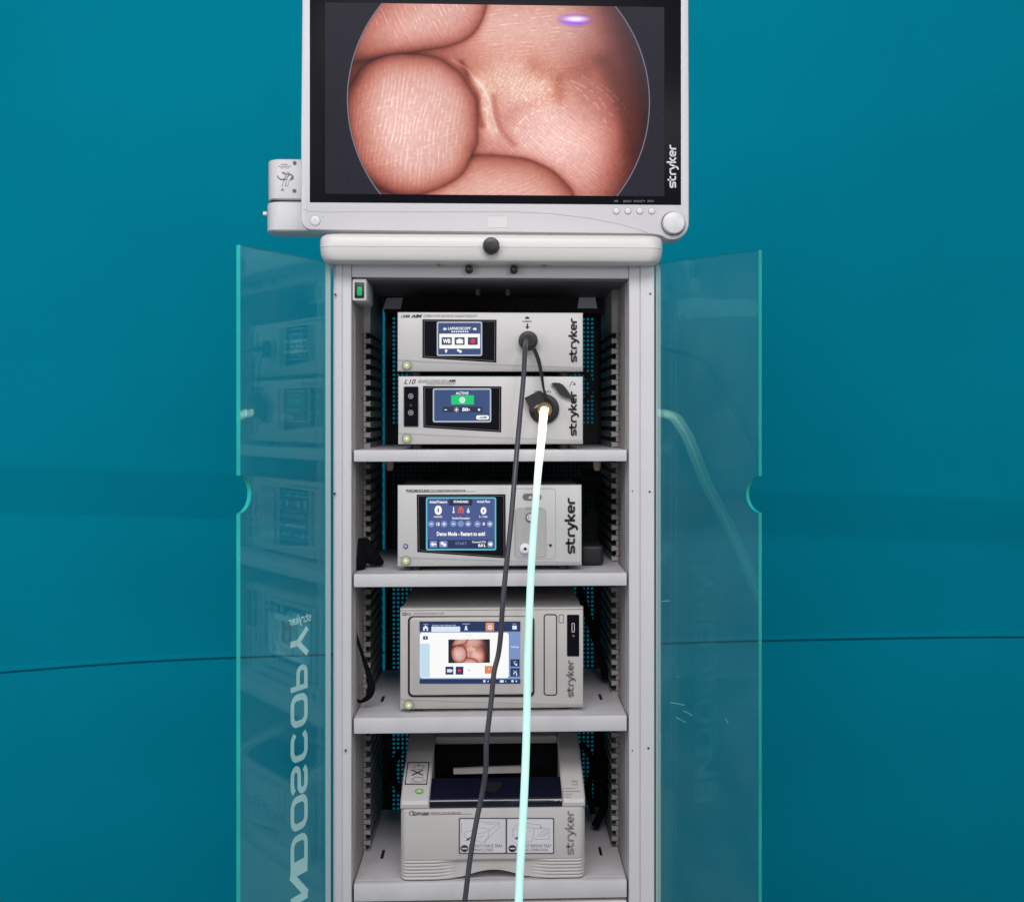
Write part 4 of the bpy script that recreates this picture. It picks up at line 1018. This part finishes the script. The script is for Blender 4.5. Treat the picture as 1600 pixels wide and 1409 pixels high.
a = Art(); a.circ(765.6, 979.8, 1.4); a.build('gear_hole', M['e_redicon'], yy-.002, d4)
a = Art(); a.text('Cap 1/4', 726.5, 991.3, 736, 993, .0); a.circ(733, 1046.8, 1.2); a.build('grey_text', M['e_dim'], yy-.0016, d4)
Art().circ(717.8, 1047.2, 2.5).build('record_dot', M['e_red'], yy-.002, d4)
picture_mesh('thumbnail', 132, 74, bandframe(700.5, 998.5, 765.5, 1035.3, yy-.0012), emit_attr('thumbnail_picture', .85), d4, full=False)
Art().frame(850.3, 959.8, 869.7, 1085.5, 4, 1.6).build('disc_slot', M['ink'], Y4-.0008, c4)
Art().frame(873.5, 960, 880.5, 972.6, 1.5, .8).build('small_hatch', M['seam'], Y4-.0008, c4)
u = Art().rect(886, 960, 905, 1025, 1.5).build('port_panel', M['bezel'], Y4-.0010, c4)
a = Art(); a.frame(893.7, 973.5, 897.5, 987, .8, .9); a.build('usb_socket', M['sticker'], Y4-.0016, u)
Art().circ(896, 993, 1.7).build('port_led', mat('port_led_lens', (.30, .16, .17), .3), Y4-.0014, u)
logo(884.5, 1030.5, 899.5, 1089, Y4-.0008, M['inkgrey'], f4)
a = Art(); a.line(arc(632, 959, 3.5, 2.2, 60, 300, 8), .8); a.text('SDC3', 632, 957.3, 641.5, 960.8, .01, .25); a.build('model_name', M['ink'], Y4-.0008, f4)
Art().text('HD INFORMATION MANAGEMENT SYSTEM', 646, 957, 694, 959.6, 0, .2).build('caption', M['inkgrey'], Y4-.0008, f4)
led(638.6, 1101, Y4, c4)

# --- printer
Y5 = .010
pr = thing('photo_printer', 'cream colour printer with dark blue paper window on the bottom shelf', 'printer', (X(770, Y5), Y5+.2, zs4))
def printer():
    x0, x1 = X(625.5, Y5), X(914.5, Y5)
    def zz(py, y=Y5): return P(770, py, y).z
    zl = zz(1262.5)
    # lower body with arched foot and side ribs: grid of columns
    n = 72; g = G(); rows = []
    zb_rib = zz(1342.5)
    def bottom(t):
        px = 625.5+289*t; c = (px-770)/75
        return zs4+.0015+ (.0150*(.5+.5*math.cos(math.pi*c)) if abs(c) < 1 else 0)
    cols = []
    for i in range(n+1):
        t = i/n; x = x0+(x1-x0)*t
        er = .014; dx = min(x-x0, x1-x); yo = (er-math.sqrt(max(0, er*er-(er-min(dx, er))**2))) if dx < er else 0
        px = 625.5+289*t; c = abs(px-770)
        amp = max(0, min(1, (c-55)/35)); zb_ = bottom(t)
        col = [(x, Y5+yo+.004, zl), (x, Y5+yo+.001, zl-.001), (x, Y5+yo, zl-.004), (x, Y5+yo, zb_rib+.002), (x, Y5+yo+.0004, zb_rib+.0008)]
        m_ = 42; rec = .006*max(0, 1-amp)*1.0
        for k in range(m_+1):
            q = k/m_; z = zb_rib+(zb_-zb_rib)*q; ph = (q*6) % 1
            rb = .0030*(math.sqrt(max(0, 1-(2*ph-1)**2)))*amp - (.0016*amp)
            y = Y5+yo+.0012+rec*min(1, q*4+.2)-rb + (.003*q if amp > 0 else .001*q)
            col.append((x, y, z))
        cols.append(col)
    k = len(cols[0]); vs = [p for c in cols for p in c]; fs = []
    for i in range(n):
        for j in range(k-1): fs.append((i*k+j, (i+1)*k+j, (i+1)*k+j+1, i*k+j+1))
    g.add(vs, fs); fp = g.build('front_cover', M['printer'], pr, angle=50)
    # body box behind
    b = G(); b.rbox(x0+.001, x1-.001, Y5+.016, Y5+.32, zs4+.020, zl-.002, .003, 2)
    for fx in (x0+.03, x1-.03):
        for fy in (Y5+.03, Y5+.28): b.tube([(fx, fy, zs4), (fx, fy, zs4+.022)], .010, seg=14, sub=1)
    b.build('body', M['printer'], pr)
    # wedge-shaped upper shell from side profile: curved lip, rising top
    yt = Y5+.19; zt = P(770, 1146, yt).z
    prof = [(Y5+.003, zl+.0006), (Y5+.0015, zl+.002), (Y5+.0005, zl+.008), (Y5+.003, zl+.0135), (Y5+.010, zl+.018), (Y5+.08, zl+.018+(zt-zl-.018)*.43), (yt, zt), (Y5+.32, zt+.003)]
    def topz(y): return float(np.interp(y, [p[0] for p in prof[2:]], [p[1] for p in prof[2:]]))
    xw0, xw1 = X(671, Y5), X(878.5, Y5)
    def shell(xa, xb, name, m):
        g = G(); nn = len(prof); vs = [];
        for (x, ins) in ((xa, .0025), (xa+.0025, 0), (xb-.0025, 0), (xb, .0025)):
            for y, z in prof: vs.append((x, y+ins, z-ins*.6))
            vs.append((x, Y5+.32, zl+.0006))
        nn += 1; fs = []
        for c in range(3):
            for j in range(nn): fs.append((c*nn+j, (c+1)*nn+j, (c+1)*nn+(j+1) % nn, c*nn+(j+1) % nn))
        fs += [list(range(nn)), [3*nn+j for j in range(nn)][::-1]]
        g.add(vs, fs); return g.build(name, m, pr, angle=25)
    shell(x0, xw0, 'top_shell', M['printer']); shell(xw1, x1, 'top_shell', M['printer'])
    # smoky window: curved front, open gap, paper catch behind
    g = G(); wv = []; wp = [(Y5+.0036, zl+.0006), (Y5+.0016, zl+.003), (Y5+.001, zl+.009), (Y5+.004, zl+.015), (Y5+.012, zl+.0195), (Y5+.062, topz(Y5+.062)-.003), (Y5+.062, topz(Y5+.062)-.006), (Y5+.012, zl+.0165), (Y5+.006, zl+.012), (Y5+.006, zl+.0006)]
    g.prism([(xw0+.0005, y, z) for y, z in wp], (0, 0, 0), (xw1-xw0-.001, 0, 0)); wn = g.build('paper_window', M['printer_lid'], pr, angle=40)
    zf = zl+.004
    cav = G(); cav.box(xw0+.0005, xw1-.0005, Y5+.012, Y5+.29, zl-.001, zl+.003); cav.box(xw0+.0005, xw1-.0005, Y5+.155, Y5+.31, zl+.003, P(770, 1166, Y5+.155).z); cav.build('paper_bay', M['blackcloth'], pr, smooth=False)
    G().rbox(xw0+.0005, xw1-.0005, Y5+.175, Y5+.31, P(770, 1164, Y5+.175).z, zt-.001, .002, 2).build('rear_bridge', M['printer'], pr)
    ya = Y5+.115
    G().prism([P(a, b_, ya) for a, b_ in ((708.5, 1200), (760, 1197.5), (814, 1196), (814, 1206), (709, 1208))], (0, -.004, 0), (0, .004, 0)).build('paper_tab', M['dev2'], pr, smooth=False)
    G().rbox(xw0+.002, xw1-.002, ya+.004, ya+.02, zl+.003, P(770, 1224, ya).z, .003, 2).build('roller_bar', M['rubber'], pr)
    # label on the left shoulder, in the plane of the sloping top
    ya_, yb_ = Y5+.012, Y5+.08
    slope = (topz(yb_)-topz(ya_))/(yb_-ya_)
    def onTop(px, py, lift=.0007):
        dr = _ray(px, py); lo, hi = 1.8, 2.6
        for _ in range(40):
            m = (lo+hi)/2; q = CAM+dr*m
            if q.z > topz(q.y)+lift: lo = m
            else: hi = m
        return CAM+dr*lo
    def onart(a, name, m, parent, lift=.0007):
        me = bpy.data.meshes.new(name); me.from_pydata([tuple(onTop(u, v, lift)) for u, v in a.v], [], a.f); me.update()
        return link(name, me, m, parent, smooth=False)
    ls = pr.children[-1]
    onart(Art().poly(arc(768, 1221, 17, 17, 0, 180, 16)), 'window_grip', M['black'], wn, .0012)
    onart(Art().poly([(708, 1229), (738, 1222), (744, 1245), (712, 1247)]), 'window_sheen', mat('inner_film', (.012, .016, .04), .3), wn, .0006) if False else None
    lb = onart(Art().rect(634.5, 1191, 669.5, 1224, 0), 'caution_label', M['printer'], pr, .0006)
    a = Art()
    q = [(637.5, 1190.5), (670.5, 1190.5), (666.5, 1224.3), (633, 1224.3)]
    a.line(q, 1.4, True); a.line([(643, 1202), (661, 1210.5)], 1.5); a.line([(660.5, 1202.5), (643.5, 1210.5)], 1.5); a.line([(654, 1192.5), (654, 1197)], .8)
    onart(a, 'label_print', M['ink'], lb, .0010)
    a = Art(); a.line(arc(654, 1198, 8, 3.5, 0, 350, 14), .5, True); a.line([(643, 1217), (649, 1213), (660, 1214), (664, 1219), (655, 1221.5), (643, 1217)], .5); a.line([(642, 1220), (652, 1222)], .5); onart(a, 'label_sketch', M['inkgrey'], lb, .0012)
    a = Art(); a.line([(878, 1223), (902, 1223)], .0001); a = Art()
    for i, (t, q0, q1) in enumerate((('PAPER JAM', 884, 899), ('REMOVE PAPER', 884, 906), ('NO INK', 884, 894), ('ERROR', 884, 892))):
        yv = 1230.3+i*4.4; a.text(t, q0, yv, q1, yv+1.8, .0); a.rect(879, yv+.5, 882, yv+1.3)
    a.text('OPEN', 893, 1219, 902, 1221, 0); a.line([(894, 1223.5), (898, 1226), (902, 1223), (901, 1226)], .5); onart(a, 'status_print', M['inkgrey'], pr, .0010)
    on = onTop(655, 1235.5, .001); g = G()
    vs = [onTop(655+5.6*math.cos(R(k*20)), 1235.5+3.0*math.sin(R(k*20)), .0012) for k in range(18)]
    g.add(vs, [list(range(18))]); pb = g.build('power_button', M['green_led'], pr, smooth=False, fix=False)
    pb.data.materials[0] = emit('printer_button_light', '#7fc860', .8)
    a = Art(); a.line(arc(655, 1235.5, 6.4, 3.6, 0, 345, 20), .7, True); onart(a, 'button_ring', M['inkgrey'], pb, .0014)
    a = Art(); a.line([(655, 1233.4), (655, 1236)], .8); onart(a, 'power_mark', M['ledcore'], pb, .0018)
    # front prints
    y = Y5-.0006
    st = Art().rect(716.8, 1277, 866, 1333.5, 2).build('instruction_label', M['inkmid'], y, pr)
    a = Art(); a.rect(719, 1279, 789.8, 1331.5, 1.5); a.rect(792.5, 1279, 864, 1331.5, 1.5); a.build('label_paper', M['sticker'], y-.0003, st)
    a = Art(); a.text('DO NOT FORCE TRAY', 733, 1318.5, 785.5, 1323.2, .0); a.text('OPEN/CLOSED', 735, 1325, 770.5, 1329.4, .0); a.text('DO NOT REMOVE TRAY', 808, 1318.5, 861.5, 1323.2, .0); a.text('DURING OPERATION', 808, 1325, 856, 1329.4, .0)
    for cx in (725.8, 800.5): a.line(arc(cx, 1325, 4.0, 3.6, 0, 345, 20), 4.0*.6, True); a.circ(cx, 1325, 6.4, 5.6)
    a.build('label_text', M['inkmid'], y-.0006, st)
    a = Art(); a.rect(721.5, 1324.2, 730.2, 1326); a.rect(796.2, 1324.2, 804.9, 1326); a.build('no_entry_bar', M['sticker'], y-.0009, st)
    a = Art(); w_ = .55
    for L in ([(747, 1283), (780, 1284), (780, 1292), (756, 1316), (741, 1312), (741, 1304), (747, 1283)], [(741, 1304), (764, 1297), (780, 1285)], [(764, 1297), (763, 1306), (756, 1316)], [(745, 1292), (765, 1295)], [(746, 1309), (756, 1304)], [(755, 1286), (773, 1287)],
              [(726, 1299), (738, 1297), (738, 1306), (729, 1309), (726, 1306), (726, 1299)],
              [(801, 1296), (806, 1289), (818, 1285), (844, 1288), (846, 1293)], [(801, 1296), (801, 1306), (812, 1313), (829, 1315), (834, 1307), (834, 1294), (824, 1291), (801, 1296)], [(822, 1300), (822, 1311)], [(826, 1298), (830, 1297)], [(834, 1293.5), (858, 1293.5), (858, 1310.5), (834, 1310.5)], [(840, 1306), (848, 1297), (855, 1297)], [(845, 1307), (854, 1299)], [(850, 1306), (857, 1300)], [(721, 1286), (721, 1302)]):
        a.line(L, w_)
    a.build('label_drawing', mat('pencil_line', (.35, .34, .37), .6), y-.0006, st)
    a = Art(); a.line([(730, 1312), (735, 1308)], 1.6); a.poly([(728, 1312.6), (731, 1308.8), (732.6, 1312)]); a.line([(807, 1309), (812, 1305.6)], 1.4); a.poly([(804, 1310.4), (807.5, 1307), (808.8, 1310)]); a.line([(845, 1293.5), (845, 1290)], 1); a.build('label_arrow', M['ink'], y-.0009, st)
    logo(882.5, 1265.5, 900.5, 1335, y, mat('pale_grey_print', (.25, .24, .24), .5), pr, .27)
    a = Art(); a.line(arc(645, 1270.5, 5.5, 3.6, -70, -230, 8), 1.0); a.text('SDP1000', 643.5, 1268.3, 670.5, 1273.6, .03, .3); a.line([(672, 1272.2), (738, 1271)], .4); a.build('model_name', M['ink'], y, pr)
    Art().text('DIGITAL COLOR PRINTER', 673, 1268.2, 720, 1271.2, .0, .3).build('caption', M['red'], y, pr)
printer()

# ------------------------------------------------------------------ cables
def camera_cable():
    cc = thing('camera_cable', 'dark grey camera cable plugged into the top console and hanging down past all shelves', 'cable', (X(824, 0), 0, P(824, 533, 0).z))
    cx, cz = X(825, Y1), P(825, 533, Y1).z
    g = G(); g.disc((cx, cz), .0165, Y1-.020, Y1-.0005, 40, bev=.004); pl = g.build('plug', M['rubber'], cc)
    g = G(); g.ring((cx, cz), .0055, .0105, Y1-.0215, .003, 28); g.build('plug_ring', M['black'], pl)
    px = [(823, 531, Y1-.018), (822, 535, -.01), (821, 541, -.045), (820, 552, -.075), (818, 590, -.105), (812.5, 650, -.14), (808, 700, -.168), (803, 760, -.19), (797, 830, -.205), (789.5, 900, -.215), (785, 950, -.22), (783, 985, -.22), (779, 1020, -.22),
          (772, 1050, -.225), (768, 1090, -.23), (764.5, 1120, -.235), (760, 1160, -.24), (759, 1200, -.24), (754, 1235, -.24), (743, 1290, -.25), (734, 1345, -.26), (726, 1409, -.27), (716, 1480, -.27), (706, 1560, -.25)]
    g = G(); g.tube([P(*p) for p in px], [.0042]*3+[.0041]+[.0039]*(len(px)-4), seg=14, sub=8); g.build('cord', M['cable'], cc)
camera_cable()
def light_cable():
    lc = thing('light_cable', 'thick glowing pale mint light guide cable hanging from the light source port', 'cable', (X(848, 0), 0, P(848, 645, 0).z))
    px = [(850, 640, Y1-.010), (849.5, 645, .0), (849, 652, -.02), (848, 664, -.03), (846.5, 682, -.042), (844, 705, -.052), (841, 735, -.064), (837.5, 780, -.083), (833, 840, -.115), (829.5, 900, -.142), (827, 960, -.165), (824.5, 1030, -.195), (823.5, 1100, -.225), (822, 1165, -.25), (819.5, 1230, -.28), (816, 1300, -.31), (812.5, 1360, -.335), (810, 1420, -.36), (806, 1500, -.36), (800, 1600, -.3)]
    g = G(); g.tube([P(*p) for p in px], [.0068]*4+[.0066]*2+[.0062]+[.0058]*(len(px)-7), seg=18, sub=8)
    me = g.mesh('glowing_sheath'); a = me.attributes.new('col', 'FLOAT_COLOR', 'POINT'); n = len(me.vertices); seg = 18
    rgba = np.ones((n, 4), dtype=np.float32); L = n//seg
    d = 0; prev = None; dist = []
    for p in g.path:
        if prev is not None: d += (p-prev).length
        dist.append(d); prev = p
    for i in range(L):
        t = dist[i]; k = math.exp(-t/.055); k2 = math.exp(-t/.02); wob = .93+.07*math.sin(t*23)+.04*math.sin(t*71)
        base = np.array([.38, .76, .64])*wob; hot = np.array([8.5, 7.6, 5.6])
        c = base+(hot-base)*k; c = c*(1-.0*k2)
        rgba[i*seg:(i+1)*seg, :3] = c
    a.data.foreach_set('color', rgba.reshape(-1))
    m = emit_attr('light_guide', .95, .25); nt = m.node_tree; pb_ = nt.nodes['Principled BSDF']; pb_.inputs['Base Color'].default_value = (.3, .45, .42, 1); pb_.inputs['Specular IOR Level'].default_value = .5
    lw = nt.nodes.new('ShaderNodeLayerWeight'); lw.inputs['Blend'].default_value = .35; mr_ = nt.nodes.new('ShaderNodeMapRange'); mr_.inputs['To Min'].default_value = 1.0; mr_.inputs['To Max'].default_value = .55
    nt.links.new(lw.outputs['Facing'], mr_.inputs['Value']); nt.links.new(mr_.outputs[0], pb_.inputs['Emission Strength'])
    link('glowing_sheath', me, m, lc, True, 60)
    cx, cz = X(850, Y1), P(850, 640, Y1).z
    g = G(); g.ring((cx, cz), .0072, .0125, Y1-.034, .026, 28); g.build('metal_ferrule', mat('warm_ferrule', (.30, .20, .09), .3, metal=.8), lc)
light_cable()
def loose():
    # strap loop on shelf three, left
    g = G(); g.tube([P(541, 925, 0.048), P(549, 962, 0.048), P(556, 990, 0.056), P(566, 1022, 0.060), P(575, 1050, 0.064), P(580, 1073, 0.064), P(576, 1088, 0.064), P(564, 1095.5, .075), P(552, 1091, 0.056), P(544, 1084, 0.048)],
                    [.002, .002, .0028, .0035, .0055, .0085, .0068, .0050, .0035, .003], seg=12, sub=6, flat=.5)
    tag(g.build('strap_loop', M['blackcloth']), 'black strap hanging in a loop at the left edge above the third shelf', 'strap')
    g = G(); g.tube([P(536, 890, 0.056), P(553, 876, 0.072), P(566, 848, 0.080), P(573, 862, 0.088), P(584, 872, 0.096), P(598, 880, 0.104)], [.020, .024, .010, .018, .013, .004], seg=14, sub=5)
    tag(g.build('black_pouch', M['blackcloth']), 'crumpled black cloth lying at the left end of the second shelf', 'pouch')
    g = G().rbox(X(908, .1), X(943, .1), .10, .20, zs2+.0005, P(925, 852, .1).z, .006, 3)
    tag(g.build('power_adapter', M['rubber']), 'black box-shaped power adapter on the second shelf, right of the insufflator', 'adapter')
    g = G(); g.tube([P(908, 578, 0.096), P(920, 590, 0.096), P(924, 606, 0.096), P(917, 622, 0.096), P(906, 630, 0.096)], .0042, seg=10)
    tag(g.build('link_cable', M['blackcloth']), 'short black cable looping out beside the two stacked consoles', 'cable')
    g = G(); g.tube([P(910, 738, 0.160), P(926, 742, 0.160), P(936, 752, 0.160), P(922, 760, 0.160)], .008, seg=10)
    tag(g.build('bundled_cable', M['blackcloth']), 'bunched black cable at the back right just under the first shelf', 'cable')
    g = G(); g.tube([P(905, 915, 0.240), P(914, 948, 0.240), P(926, 985, 0.240), P(940, 1030, 0.240), P(946, 1060, 0.240)], .007, seg=10)
    tag(g.build('power_cable', M['blackcloth']), 'black power cable running down behind the right of the recorder', 'cable')
    g = G(); g.tube([P(934, 1145, 0.240), P(944, 1200, 0.240), P(946, 1250, 0.240), P(930, 1290, 0.240)], .008, seg=10)
    g.tube([P(908, 1160, 0.264), P(926, 1190, 0.264), P(920, 1230, 0.264), P(926, 1270, 0.264)], .006, seg=10)
    tag(g.build('printer_cable', M['blackcloth']), 'black cables hanging behind the right of the printer', 'cable')
    g = G(); g.tube([P(625, 1172, 0.288), P(612, 1205, 0.288), P(624, 1235, 0.288)], .006, seg=10)
    tag(g.build('signal_cable', M['blackcloth']), 'black cable crossing the perforated back left of the printer', 'cable')
loose()
